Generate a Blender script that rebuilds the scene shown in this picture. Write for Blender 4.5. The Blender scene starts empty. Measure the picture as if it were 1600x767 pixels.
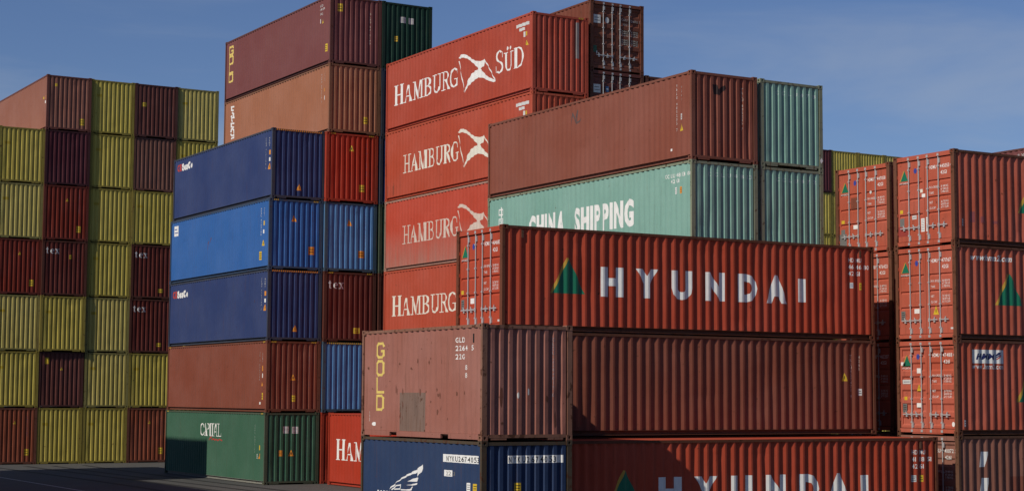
import bpy, math, random
from mathutils import Vector, Matrix

scene = bpy.context.scene
COL = scene.collection

# ---------------------------------------------------------------- camera
CAM_Z = 3.6353
yaw, pit, rol = math.radians(30.38347), math.radians(4.96157), math.radians(0.303685)
fwd = Vector((math.sin(yaw) * math.cos(pit), math.cos(yaw) * math.cos(pit), math.sin(pit)))
rgt = Vector((math.cos(yaw), -math.sin(yaw), 0))
upv = rgt.cross(fwd)
R_ = rgt * math.cos(rol) + upv * math.sin(rol)
U_ = upv * math.cos(rol) - rgt * math.sin(rol)
cam = bpy.data.cameras.new('camera')
cam.sensor_width = 36.0
cam.lens = 2727.709 / 1600 * 36.0
cam.clip_end = 5000
camo = bpy.data.objects.new('camera', cam)
COL.objects.link(camo)
camo.matrix_world = Matrix(((R_.x, U_.x, -fwd.x, 0), (R_.y, U_.y, -fwd.y, 0), (R_.z, U_.z, -fwd.z, CAM_Z), (0, 0, 0, 1)))
scene.camera = camo

# ---------------------------------------------------------------- sky, sun, exposure
SUN_EL, SUN_OFF = math.radians(39.5), math.radians(12.5)      # off: angle between the light and the x axis
sun_to = Vector((-math.cos(SUN_EL) * math.cos(SUN_OFF), -math.cos(SUN_EL) * math.sin(SUN_OFF), math.sin(SUN_EL)))
world = bpy.data.worlds.new('World')
scene.world = world
world.use_nodes = True
nt = world.node_tree
nt.nodes.clear()
out = nt.nodes.new('ShaderNodeOutputWorld')
bg = nt.nodes.new('ShaderNodeBackground')
bg.inputs['Strength'].default_value = 0.055
sky = nt.nodes.new('ShaderNodeTexSky')
sky.sky_type = 'NISHITA'
sky.sun_disc = False
sky.sun_elevation = SUN_EL
sky.sun_rotation = math.atan2(sun_to.x, sun_to.y)
sky.altitude = 0
sky.air_density = 1.0
sky.dust_density = 0.15
sky.ozone_density = 3.5
tc = nt.nodes.new('ShaderNodeTexCoord')
mp = nt.nodes.new('ShaderNodeMapping')
mp.inputs['Rotation'].default_value = (0.0, 0.10, 0.9)
mp.inputs['Location'].default_value = (6.2, 3.4, 4.6)
mp.inputs['Scale'].default_value = (1.3, 2.2, 9.0)
ns = nt.nodes.new('ShaderNodeTexNoise')
ns.inputs['Scale'].default_value = 1.9
ns.inputs['Detail'].default_value = 7.0
ns.inputs['Roughness'].default_value = 0.55
ns.inputs['Distortion'].default_value = 0.4
rp = nt.nodes.new('ShaderNodeMapRange')
rp.inputs['From Min'].default_value = 0.46
rp.inputs['From Max'].default_value = 0.75
rp.inputs['To Max'].default_value = 0.34
rp.interpolation_type = 'SMOOTHSTEP'
mx = nt.nodes.new('ShaderNodeMix')
mx.data_type = 'RGBA'
mx.inputs['B'].default_value = (7.4, 8.3, 9.8, 1)
nt.links.new(tc.outputs['Generated'], mp.inputs['Vector'])
nt.links.new(mp.outputs['Vector'], ns.inputs['Vector'])
nt.links.new(ns.outputs['Fac'], rp.inputs['Value'])
nt.links.new(rp.outputs['Result'], mx.inputs['Factor'])
tint = nt.nodes.new('ShaderNodeMix')
tint.data_type = 'RGBA'
tint.blend_type = 'MULTIPLY'
tint.inputs['Factor'].default_value = 1.0
tint.inputs['B'].default_value = (1.04, 1.12, 1.42, 1)
nt.links.new(sky.outputs['Color'], tint.inputs['A'])
nt.links.new(tint.outputs['Result'], mx.inputs['A'])
nt.links.new(mx.outputs['Result'], bg.inputs['Color'])
nt.links.new(bg.outputs['Background'], out.inputs['Surface'])

sl = bpy.data.lights.new('sun', 'SUN')
sl.energy = 4.2
sl.angle = math.radians(0.53)
sl.color = (1.0, 0.92, 0.79)
so = bpy.data.objects.new('sun', sl)
COL.objects.link(so)
so.location = sun_to * 200
so.rotation_euler = (-sun_to).to_track_quat('-Z', 'Y').to_euler()

scene.view_settings.view_transform = 'Standard'
scene.view_settings.look = 'None'
scene.view_settings.exposure = -0.15
scene.view_settings.gamma = 1.0
scene.view_settings.use_curve_mapping = False
scene.render.engine = 'CYCLES'
scene.cycles.max_bounces = 5
scene.cycles.use_denoising = True

# ---------------------------------------------------------------- layout
HS, HC = 2.6516, 2.9637            # standard and high-cube heights
L40, L20, WD = 12.192, 6.058, 2.438
# stacks: key -> (x, y, turn in degrees, long axis, length, height of one box)
STACK = {
    'gold20': (19.39, 34.37, 1.03, 'y', L20, HS),
    'hyund':  (21.80, 37.66, -0.40, 'x', L40, HS),
    'front':  (22.03, 35.42, -0.20, 'x', L40, HS - 0.03),
    'right':  (35.01, 35.40, 0.0, 'x', L40, HS),
    'rightb': (35.62, 38.62, -0.3, 'x', L40, HS + 0.015),
    'mid':    (30.19, 41.11, -0.25, 'y', L40, HS),
    'midb':   (32.78, 41.14, 0.20, 'y', L40, HS),
    'bird':   (32.60, 54.18, -0.16, 'y', L40, HC),
    'doors':  (35.19, 54.28, 0.12, 'y', L40, HS),
    'doorsb': (37.72, 54.30, 0.0, 'y', L40, HS),
    'ham':    (30.33, 54.55, 0.0, 'y', L40, HC),
    'blue':   (27.84, 67.47, -0.04, 'y', L40, HC),
    'tall':   (30.21, 66.95, 0.25, 'y', L40, HC),
    'tallb':  (32.86, 67.25, 0.1, 'y', L40, HC),
    'far0':   (22.80, 92.5, 0, 'y', L40, HC),
    'far1':   (25.23, 92.5, 0, 'y', L40, HC),
    'far2':   (27.70, 92.5, 0, 'y', L40, HC),
    'far3':   (30.13, 92.5, 0, 'y', L40, HC),
    'far4':   (32.56, 92.5, 0, 'y', L40, HC),
    'rf0':    (77.02, 92.0, 0, 'y', L40, HC),
    'rf1':    (79.47, 92.0, 0, 'y', L40, HC),
    'rf2':    (81.92, 92.0, 0, 'y', L40, HC),
    'rf3':    (84.37, 92.0, 0, 'y', L40, HC),
    'rf4':    (86.82, 92.0, 0, 'y', L40, HC),
    'rf5':    (89.27, 92.0, 0, 'y', L40, HC),
    'rf6':    (91.72, 92.0, 0, 'y', L40, HC),
    'edge':   (50.4, 41.2, 0, 'y', L40, HS),
    'offa':   (9.84, 70.68, 0, 'y', L40, HC),
    'offb':   (9.36, 58.40, 0, 'y', L40, HS),
}
# ---------------------------------------------------------------- materials
def srgb(r, g, b):
    f = lambda c: (c / 255 / 12.92) if c / 255 <= 0.04045 else ((c / 255 + 0.055) / 1.055) ** 2.4
    return (f(r), f(g), f(b), 1)

MATS = {}
mrand = random.Random(5)

class NT:
    """small helper for shader graphs"""
    def __init__(s, name):
        s.m = bpy.data.materials.new(name)
        s.m.use_nodes = True
        s.t = s.m.node_tree
        s.b = s.t.nodes['Principled BSDF']
    def n(s, typ, **kw):
        nd = s.t.nodes.new(typ)
        for k, v in kw.items():
            k = k.replace('_', ' ') if k[0].isupper() else k
            if k in nd.inputs:
                nd.inputs[k].default_value = v
            else:
                setattr(nd, k, v)
        return nd
    def l(s, a, b):
        s.t.links.new(a, b)
    def pos(s, scale=(1, 1, 1), off=None):
        g = s.n('ShaderNodeNewGeometry')
        m = s.n('ShaderNodeMapping')
        m.inputs['Scale'].default_value = scale
        m.inputs['Location'].default_value = off or (0, 0, 0)
        s.l(g.outputs['Position'], m.inputs['Vector'])
        return m.outputs['Vector']
    def noise(s, vec, scale, detail=3.0, rough=0.5):
        n = s.n('ShaderNodeTexNoise', Scale=scale, Detail=detail, Roughness=rough)
        s.l(vec, n.inputs['Vector'])
        return n.outputs['Fac']
    def ramp(s, v, a, b, lo=0.0, hi=1.0):
        r = s.n('ShaderNodeMapRange')
        r.inputs['From Min'].default_value = a
        r.inputs['From Max'].default_value = b
        r.inputs['To Min'].default_value = lo
        r.inputs['To Max'].default_value = hi
        s.l(v, r.inputs['Value'])
        return r.outputs['Result']
    def mix(s, fac, a, b, blend='MIX'):
        m = s.n('ShaderNodeMix', data_type='RGBA', blend_type=blend)
        for sock, v in (('Factor', fac), ('A', a), ('B', b)):
            if isinstance(v, (int, float, tuple)):
                m.inputs[sock].default_value = v
            else:
                s.l(v, m.inputs[sock])
        return m.outputs['Result']
    def mul(s, a, b, op='MULTIPLY'):
        m = s.n('ShaderNodeMath', operation=op)
        for i, v in enumerate((a, b)):
            if isinstance(v, (int, float)):
                m.inputs[i].default_value = v
            else:
                s.l(v, m.inputs[i])
        return m.outputs[0]

RUST = (0.075, 0.030, 0.016, 1)
def paint(name, col, rust=0.25, fade=0.35, dirt=0.35, rough=0.5, pale=None):
    """container paint: chalked and faded in broad patches, streaked with dirt, flecked with rust"""
    if name in MATS:
        return MATS[name]
    g = NT(name)
    o = tuple(mrand.uniform(-40, 40) for _ in range(3))
    p = g.pos((1, 1, 1), o)
    broad = g.noise(p, 0.55, 3.0)
    streak = g.noise(g.pos((4.5, 4.5, 0.35), o), 1.6, 5.0, 0.62)
    fine = g.noise(p, 17.0, 4.0, 0.65)
    mid = g.noise(p, 6.5, 8.0, 0.60)
    runs = g.noise(g.pos((9.0, 9.0, 0.6), o), 1.3, 4.0, 0.6)
    lum = (col[0] * 0.3 + col[1] * 0.55 + col[2] * 0.15)
    chalk = tuple(min(0.8, c * 1.05 + lum * 0.30 + 0.012) for c in col[:3]) + (1,)
    dark = tuple(c * 0.62 for c in col[:3]) + (1,)
    c = g.mix(g.ramp(broad, 0.35, 0.70, 0.0, fade), tuple(col), chalk)
    c = g.mix(g.ramp(fine, 0.35, 0.75, 0.0, 0.14), c, dark)
    c = g.mix(g.ramp(streak, 0.52, 0.78, 0.0, dirt), c, (0.045, 0.036, 0.030, 1))
    if pale:
        # chalked-out lower half of an old coat of paint
        z0, z1, pc = pale
        sx = g.n('ShaderNodeSeparateXYZ')
        gm = g.n('ShaderNodeNewGeometry')
        g.l(gm.outputs['Position'], sx.inputs[0])
        h = g.ramp(sx.outputs['Z'], z1, z0, 0.0, 1.0)
        k = g.mul(h, g.ramp(streak, 0.25, 0.62, 0.35, 1.0))
        c = g.mix(k, c, pc)
    spots = g.ramp(mid, 0.71 - rust * 0.170, 0.76 - rust * 0.165, 0.0, 0.85)
    c = g.mix(spots, c, RUST)
    rr = g.mul(g.ramp(runs, 0.57, 0.76, 0.0, 1.0), min(1.0, rust * 1.5))
    c = g.mix(rr, c, (0.11, 0.045, 0.022, 1))
    g.l(c, g.b.inputs['Base Color'])
    g.l(g.ramp(mid, 0.3, 0.8, rough - 0.06, rough + 0.22), g.b.inputs['Roughness'])
    g.b.inputs['Specular IOR Level'].default_value = 0.12
    b1 = g.n('ShaderNodeBump', Strength=0.55, Distance=0.03)
    g.l(g.noise(p, 1.7, 2.0), b1.inputs['Height'])
    b2 = g.n('ShaderNodeBump', Strength=0.25, Distance=0.003)
    g.l(fine, b2.inputs['Height'])
    g.l(b1.outputs['Normal'], b2.inputs['Normal'])
    g.l(b2.outputs['Normal'], g.b.inputs['Normal'])
    MATS[name] = g.m
    return g.m

def decal(name, col, wear=0.35, rough=0.5):
    if name in MATS:
        return MATS[name]
    g = NT(name)
    p = g.pos()
    w = g.noise(p, 6.0, 6.0, 0.65)
    s = g.noise(g.pos((5, 5, 0.5)), 1.8, 4.0)
    dull = tuple(c * 0.55 + 0.02 for c in col[:3]) + (1,)
    c = g.mix(g.ramp(w, 0.45, 0.75, 0.0, wear), tuple(col), dull)
    c = g.mix(g.ramp(s, 0.5, 0.8, 0.0, wear), c, dull)
    g.l(c, g.b.inputs['Base Color'])
    g.b.inputs['Roughness'].default_value = rough
    g.b.inputs['Specular IOR Level'].default_value = 0.3
    MATS[name] = g.m
    return g.m

def steel(name, col, rough=0.42, metallic=0.35, rust=0.3):
    if name in MATS:
        return MATS[name]
    g = NT(name)
    p = g.pos()
    a = g.noise(p, 5.0, 5.0, 0.6)
    c = g.mix(g.ramp(a, 0.62 - rust * 0.2, 0.80, 0.0, rust * 2), tuple(col), RUST)
    g.l(c, g.b.inputs['Base Color'])
    g.b.inputs['Roughness'].default_value = rough
    g.b.inputs['Metallic'].default_value = metallic
    MATS[name] = g.m
    return g.m

def asphalt():
    g = NT('asphalt')
    p = g.pos()
    broad = g.noise(p, 0.12, 4.0, 0.6)
    mid = g.noise(p, 1.1, 6.0, 0.6)
    fine = g.noise(p, 45.0, 3.0, 0.7)
    c = g.mix(g.ramp(broad, 0.35, 0.65), (0.044, 0.043, 0.041, 1), (0.068, 0.066, 0.062, 1))
    c = g.mix(g.ramp(mid, 0.55, 0.75, 0, 0.55), c, (0.038, 0.037, 0.036, 1))
    c = g.mix(g.ramp(fine, 0.4, 0.7, 0, 0.35), c, (0.10, 0.097, 0.093, 1))
    g.l(c, g.b.inputs['Base Color'])
    g.b.inputs['Roughness'].default_value = 0.9
    b = g.n('ShaderNodeBump', Strength=0.5, Distance=0.01)
    g.l(fine, b.inputs['Height'])
    g.l(b.outputs['Normal'], g.b.inputs['Normal'])
    return g.m

GALV = steel('galvanised_steel', (0.44, 0.44, 0.44, 1), 0.45, 0.2, 0.25)
DARK = steel('dark_rubber', (0.012, 0.012, 0.012, 1), 0.8, 0.0, 0.0)
WHITE = decal('white_paint', (0.78, 0.77, 0.74, 1), 0.25)
CREAM = decal('cream_paint', (0.72, 0.68, 0.58, 1), 0.2)
GHOST = decal('worn_white_paint', (0.52, 0.44, 0.40, 1), 0.45)
PINK = decal('weathered_white_paint', (0.62, 0.50, 0.42, 1), 0.35)
YEL = decal('yellow_vinyl', (0.62, 0.42, 0.03, 1), 0.3)
YLET = decal('yellow_paint', (0.70, 0.52, 0.14, 1), 0.3)
ORA = decal('orange_vinyl', (0.72, 0.28, 0.03, 1), 0.3)
BLK = decal('black_print', (0.012, 0.012, 0.014, 1), 0.1)
GRN = decal('green_paint', (0.012, 0.155, 0.085, 1), 0.3)
GOLDY = decal('ochre_paint', (0.52, 0.31, 0.045, 1), 0.3)
BLU = decal('blue_print', (0.03, 0.06, 0.30, 1), 0.2)
NAVYP = decal('navy_print', (0.012, 0.018, 0.10, 1), 0.2)
REDP = decal('red_print', (0.42, 0.05, 0.035, 1), 0.2)
GREYP = decal('grey_sticker', (0.16, 0.16, 0.15, 1), 0.3)
PALE = decal('pale_sticker', (0.60, 0.60, 0.58, 1), 0.35)
GREENP = decal('dark_green_sticker', (0.03, 0.10, 0.06, 1), 0.3)

# ---------------------------------------------------------------- geometry helpers
def mk_mesh(name, v, f):
    m = bpy.data.meshes.new(name)
    m.from_pydata(v, [], f)
    m.materials.append(None)
    m.update()
    return m

def mk_obj(name, mesh, mat, parent=None, loc=None):
    o = bpy.data.objects.new(name, mesh)
    COL.objects.link(o)
    if parent is not None:
        o.parent = parent
    if loc is not None:
        o.location = loc
    if mesh is not None and mat is not None:
        o.material_slots[0].link = 'OBJECT'
        o.material_slots[0].material = mat
    return o

class MB:
    def __init__(s):
        s.v, s.f = [], []
    def add(s, vs, fs):
        n = len(s.v)
        s.v += vs
        s.f += [tuple(i + n for i in q) for q in fs]
    def hexa(s, p):
        s.add(p, [(0, 3, 2, 1), (4, 5, 6, 7), (0, 1, 5, 4), (1, 2, 6, 5), (2, 3, 7, 6), (3, 0, 4, 7)])
    def box(s, x0, x1, y0, y1, z0, z1):
        s.hexa([(x0, y0, z0), (x1, y0, z0), (x1, y1, z0), (x0, y1, z0), (x0, y0, z1), (x1, y0, z1), (x1, y1, z1), (x0, y1, z1)])
    def fbox(s, F, u0, u1, v0, v1, d0, d1):
        s.hexa([F(u0, v0, d0), F(u1, v0, d0), F(u1, v0, d1), F(u0, v0, d1), F(u0, v1, d0), F(u1, v1, d0), F(u1, v1, d1), F(u0, v1, d1)])
    def tube(s, a, b, r, n=8):
        a, b = Vector(a), Vector(b)
        ax = (b - a).normalized()
        t = ax.orthogonal().normalized()
        w = ax.cross(t)
        vs = []
        for c in (a, b):
            for i in range(n):
                q = c + (t * math.cos(2 * math.pi * i / n) + w * math.sin(2 * math.pi * i / n)) * r
                vs.append(tuple(q))
        fs = [(i, (i + 1) % n, n + (i + 1) % n, n + i) for i in range(n)] + [tuple(range(n))[::-1], tuple(range(n, 2 * n))]
        s.add(vs, fs)
    def mesh(s, name):
        return mk_mesh(name, s.v, s.f)

def facemap(face, DX, DY):
    """(u from the left as seen from outside, v up, d inwards) -> container space"""
    if face == 'W':
        return lambda u, v, d: (d, DY - u, v)
    if face == 'S':
        return lambda u, v, d: (u, d, v)
    if face == 'E':
        return lambda u, v, d: (DX - d, u, v)
    return lambda u, v, d: (DX - u, DY - d, v)

# ---------------------------------------------------------------- corrugated sheet
class Panel:
    """folded steel sheet of one face: u breaks, fold depth at each break, height rows, dents"""
    def __init__(s, w, h, kind, var, deep=True):
        if kind == 'end':
            u0, u1, depth, crest, slope, base = 0.135, w - 0.135, 0.048, 0.092, 0.040, 0.014
            n = 9
        else:
            u0, u1, depth, crest, slope, base = 0.085, w - 0.085, 0.042, 0.050, 0.090, 0.012
            if not deep:
                depth, crest, slope = 0.030, 0.077, 0.062
            n = int(round((u1 - u0) / 0.278))
        pitch = (u1 - u0) / n
        k = pitch / (2 * crest + 2 * slope) if kind == 'side' else 1.0
        crest, slope = crest * k, slope * k
        s.v0, s.v1 = (0.150, h - 0.085) if kind == 'side' else (0.135, h - 0.10)
        us, ds = [], []
        for i in range(n):
            a = u0 + i * pitch
            va = pitch - crest - 2 * slope
            us += [a, a + va, a + va + slope, a + va + slope + crest]
            ds += [base + depth, base + depth, base, base]
        us.append(u1)
        ds.append(base + depth)
        s.us, s.ds = us, ds
        rows = 8
        s.vs = [s.v0 + (s.v1 - s.v0) * i / rows for i in range(rows + 1)]
        rd = random.Random(hash((round(w, 2), round(h, 2), kind == 'end')) % 1000 + var * 77)
        bumps = [(rd.uniform(u0, u1), rd.uniform(s.v0, s.v1), rd.uniform(-0.008, 0.018), rd.uniform(0.12, 0.45), rd.uniform(0.2, 0.6)) for _ in range(int(4 + 2.2 * w))]
        def dent(u, v):
            e = min(1.0, (v - s.v0) / 0.25, (s.v1 - v) / 0.25, (u - u0) / 0.2, (u1 - u) / 0.2)
            if e <= 0:
                return 0.0
            t = 0.0
            for bu, bv, ba, bs, bw in bumps:
                q = ((u - bu) / bs) ** 2 + ((v - bv) / bw) ** 2
                if q < 9:
                    t += ba * math.exp(-q)
            return t * e
        s.z = [[s.ds[i] + dent(s.us[i], v) for v in s.vs] for i in range(len(us))]
    def mesh(s, F):
        v, f = [], []
        nr = len(s.vs)
        for i, u in enumerate(s.us):
            for j, w in enumerate(s.vs):
                v.append(F(u, w, s.z[i][j]))
        for i in range(len(s.us) - 1):
            for j in range(nr - 1):
                a = i * nr + j
                f.append((a, a + nr, a + nr + 1))
                f.append((a, a + nr + 1, a + 1))
        return mk_mesh('panel', v, f)
    def local(s, u, v, i, j):
        return ((u - s.us[i]) / (s.us[i + 1] - s.us[i]), (v - s.vs[j]) / (s.vs[j + 1] - s.vs[j]))
    def depth(s, a, b, i, j, low):
        """depth on the lower right or upper left triangle of a cell"""
        z = s.z
        z0, z1 = z[i][j], z[i + 1][j + 1]
        return z0 + (z[i + 1][j] - z0) * (a - b) + (z1 - z0) * b if low else z0 + (z[i][j + 1] - z0) * (b - a) + (z1 - z0) * a

def clip(poly, ax, lim, keep_less):
    res = []
    n = len(poly)
    for i in range(n):
        p, q = poly[i], poly[(i + 1) % n]
        a = (p[ax] <= lim) if keep_less else (p[ax] >= lim)
        b = (q[ax] <= lim) if keep_less else (q[ax] >= lim)
        if a:
            res.append(p)
        if a != b:
            t = (lim - p[ax]) / (q[ax] - p[ax])
            res.append((p[0] + (q[0] - p[0]) * t, p[1] + (q[1] - p[1]) * t))
    return res

def lay(polys, F, panel=None, depth=0.0, lift=0.0015):
    """wrap flat convex polygons (u, v) onto a folded sheet or a flat face; returns mesh data"""
    v, f = [], []
    for k, poly in enumerate(polys):
        lf = lift + (k % 6) * 0.00012
        if panel is None:
            n = len(v)
            v += [F(a, b, depth - lf) for a, b in poly]
            f.append(tuple(range(n, n + len(poly))))
            continue
        lo, hi = min(p[0] for p in poly), max(p[0] for p in poly)
        vl, vh = min(p[1] for p in poly), max(p[1] for p in poly)
        for i in range(len(panel.us) - 1):
            if panel.us[i + 1] <= lo or panel.us[i] >= hi:
                continue
            c = clip(poly, 0, panel.us[i], False)
            if len(c) >= 3:
                c = clip(c, 0, panel.us[i + 1], True)
            if len(c) < 3:
                continue
            for j in range(len(panel.vs) - 1):
                if panel.vs[j + 1] <= vl or panel.vs[j] >= vh:
                    continue
                q = clip(c, 1, panel.vs[j], False)
                if len(q) >= 3:
                    q = clip(q, 1, panel.vs[j + 1], True)
                if len(q) < 3:
                    continue
                loc = [panel.local(a, b, i, j) for a, b in q]
                du, dv = panel.us[i + 1] - panel.us[i], panel.vs[j + 1] - panel.vs[j]
                for low in (True, False):
                    w = [(a - b, b) for a, b in loc]
                    w = clip(w, 0, 0.0, not low)
                    if len(w) < 3:
                        continue
                    w = [(a + b, b) for a, b in w]
                    ar = sum(w[m][0] * w[(m + 1) % len(w)][1] - w[(m + 1) % len(w)][0] * w[m][1] for m in range(len(w)))
                    if abs(ar) < 1e-6:
                        continue
                    n = len(v)
                    v += [F(panel.us[i] + a * du, panel.vs[j] + b * dv, panel.depth(a, b, i, j, low) - lf) for a, b in w]
                    f.append(tuple(range(n, n + len(w))))
    return v, f

# ---------------------------------------------------------------- lettering
GLYPH = {}
def glyph(ch, bold=0.0):
    """triangles of one sans-serif character, cap height 1, starting at x = 0"""
    key = (ch, bold)
    if key in GLYPH:
        return GLYPH[key]
    cu = bpy.data.curves.new('t', 'FONT')
    cu.body = ch
    cu.resolution_u = 3
    cu.offset = bold
    ob = bpy.data.objects.new('t', cu)
    me = bpy.data.meshes.new_from_object(ob)
    me.calc_loop_triangles()
    K = 1 / 0.729
    vs = [(p.co.x * K, p.co.y * K) for p in me.vertices]
    tr = [[vs[i] for i in t.vertices] for t in me.loop_triangles]
    x0 = min([p[0] for p in vs] or [0])
    x1 = max([p[0] for p in vs] or [0.35])
    tr = [[(a - x0, b) for a, b in t] for t in tr]
    GLYPH[key] = (tr, x1 - x0)
    bpy.data.objects.remove(ob)
    bpy.data.curves.remove(cu)
    bpy.data.meshes.remove(me)
    return GLYPH[key]

def text(s, u, v, h, w=None, bold=0.0, gap=0.14, wx=1.0):
    """a line of text; u, v lower left; h cap height; w overall width if given"""
    items, x = [], 0.0
    for ch in s:
        if ch == ' ':
            x += 0.42
            continue
        t, gw = glyph(ch, bold)
        items.append((t, x))
        x += gw + gap
    tot = x - gap
    sx = (w / tot) if w else h * wx
    return [[(u + (a + x0) * sx, v + b * h) for a, b in p] for t, x0 in items for p in t]

def vtext(s, u, v, h, step, wx=0.8, bold=0.0):
    """characters stacked downwards from v"""
    res = []
    for ch in s:
        if ch != ' ':
            t, gw = glyph(ch, bold)
            res += [[(u + (a - gw / 2) * h * wx, v - h + b * h) for a, b in p] for p in t]
            v -= step
        else:
            v -= step * 0.7
    return res

def rect(u0, u1, v0, v1):
    return [[(u0, v0), (u1, v0), (u1, v1), (u0, v1)]]

def tri(u0, u1, v0, v1, um=None):
    return [[(u0, v0), (u1, v0), ((u0 + u1) / 2 if um is None else um, v1)]]

def disc(u, v, r, n=14, ry=None):
    ry = ry or r
    return [[(u + r * math.cos(6.2832 * i / n), v + ry * math.sin(6.2832 * i / n)) for i in range(n)]]

def ring(u, v, rx, ry, t, a0=0, a1=360, n=20, t2=None):
    """elliptical band, thickness t at the sides and t2 at top and bottom"""
    t2 = t if t2 is None else t2
    res = []
    for i in range(n):
        A = [math.radians(a0 + (a1 - a0) * q / n) for q in (i, i + 1)]
        o = [(u + rx * math.cos(a), v + ry * math.sin(a)) for a in A]
        q = [(u + (rx - t) * math.cos(a), v + (ry - t2) * math.sin(a)) for a in A]
        res.append([o[0], o[1], q[1], q[0]])
    return res

def stroke(pts, t):
    res = []
    for (x0, y0), (x1, y1) in zip(pts, pts[1:]):
        L = math.hypot(x1 - x0, y1 - y0) or 1e-6
        dx, dy = (x1 - x0) / L * t / 2, (y1 - y0) / L * t / 2
        res.append([(x0 - dx + dy, y0 - dy - dx), (x1 + dx + dy, y1 + dy - dx), (x1 + dx - dy, y1 + dy + dx), (x0 - dx - dy, y0 - dy + dx)])
    return res

def quad(a, b, c, d):
    return [[a, b, c, d]]

def serif(ch):
    """roman capitals with thick and thin strokes in a unit box"""
    S = lambda x0, x1, top: rect(x0, x1, 1 - 0.045, 1) if top else rect(x0, x1, 0, 0.045)
    P = []
    if ch == 'H':
        P = rect(.13, .32, .045, .955) + rect(.70, .86, .045, .955) + rect(.32, .70, .47, .53)
        for a, b in ((0, .44), (.56, 1)):
            P += S(a, b, 0) + S(a, b, 1)
    elif ch == 'A':
        P = quad((.42, 1), (.56, 1), (.92, .045), (.66, .045)) + quad((.42, 1), (.47, .84), (.17, .045), (.09, .045)) + rect(.26, .70, .32, .38)
        P += S(0, .28, 0) + S(.56, 1, 0)
    elif ch == 'M':
        P = rect(.10, .17, .045, .955) + rect(.73, .92, .045, .955) + quad((.10, .955), (.28, .955), (.54, .0), (.44, .0)) + quad((.66, .955), (.74, .955), (.54, .0), (.48, .0))
        P += S(0, .27, 0) + S(.64, 1, 0) + S(.0, .28, 1) + S(.66, 1, 1)
    elif ch in 'BPR':
        P = rect(.14, .34, .045, .955) + S(0, .48, 0) + rect(0, .5, .955, 1)
        P += ring(.48, .755, .40, .245, .18, -90, 90, 12, .06)
        P += rect(.34, .48, .51, .57)
        if ch == 'B':
            P += ring(.50, .275, .48, .275, .20, -90, 90, 12, .06) + rect(.34, .5, 0, .06)
        if ch == 'R':
            P += quad((.42, .53), (.62, .53), (1.0, .0), (.76, .0))
    elif ch == 'U':
        P = rect(.10, .32, .30, .955) + rect(.78, .86, .30, .955) + ring(.48, .30, .38, .30, .16, 180, 360, 14, .09) + S(0, .44, 1) + S(.62, 1, 1)
    elif ch in 'GC':
        P = ring(.54, .5, .54, .5, .22, 50, 310, 24, .07) + quad((.84, .90), (.90, .90), (.93, .66), (.87, .66))
        if ch == 'G':
            P += rect(.76, .94, .06, .40) + rect(.58, 1.0, .40, .445)
        else:
            P += quad((.84, .08), (.90, .08), (.96, .30), (.90, .30))
    elif ch == 'S':
        P = ring(.48, .74, .40, .26, .15, 40, 270, 16, .07) + ring(.50, .26, .44, .26, .17, -140, 90, 16, .07)
        P += quad((.78, .90), (.84, .90), (.88, .66), (.82, .66)) + quad((.06, .34), (.12, .34), (.14, .06), (.08, .06))
    elif ch == 'D':
        P = rect(.12, .32, .045, .955) + S(0, .46, 0) + S(0, .46, 1) + ring(.44, .5, .54, .5, .20, -90, 90, 18, .06)
    elif ch == 'I':
        P = rect(.3, .7, .045, .955) + S(.05, .95, 0) + S(.05, .95, 1)
    elif ch == 'T':
        P = rect(.40, .62, .045, .94) + S(.25, .78, 0) + rect(0, 1, .94, 1) + rect(0, .07, .78, .94) + rect(.93, 1, .78, .94)
    elif ch == 'L':
        P = rect(.16, .42, .045, .955) + S(0, .42, 0) + rect(.42, .92, 0, .06) + rect(.90, 1, 0, .26) + S(0, .58, 1)
    elif ch == 't':
        P = rect(.30, .58, .12, 1.2) + rect(.05, .95, .80, .92) + ring(.62, .16, .32, .18, .2, 180, 330, 8, .1)
    elif ch == 'e':
        P = ring(.5, .46, .5, .47, .24, 0, 310, 18, .10) + rect(.24, .96, .46, .54)
    elif ch == 'x':
        P = quad((.04, .90), (.36, .90), (.96, .05), (.64, .05)) + quad((.72, .90), (.82, .90), (.26, .05), (.16, .05)) + rect(.0, .42, .88, .94) + rect(.6, 1, .88, .94) + rect(0, .38, 0, .06) + rect(.56, 1, 0, .06)
    return P

def fit(P, u0, u1, v0, v1):
    return [[(u0 + a * (u1 - u0), v0 + b * (v1 - v0)) for a, b in p] for p in P]

def gold_glyph(ch, w, h, t):
    """rounded square block letters"""
    r = 0.055
    o = [(r, 0), (w - r, 0), (w, r), (w, h - r), (w - r, h), (r, h), (0, h - r), (0, r)]
    if ch == 'G':
        return stroke([(w, h - r), (w - r * .6, h), (r, h), (0, h - r), (0, r), (r, 0), (w - r, 0), (w, r), (w, h * .45), (w * .5, h * .45)], t)
    if ch == 'O':
        return stroke(o + [o[0]], t)
    if ch == 'L':
        return stroke([(0, h), (0, 0), (w, 0)], t)
    return stroke([(0, 0), (w - r, 0), (w, r), (w, h - r), (w - r, h), (0, h), (0, 0)], t)

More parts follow.
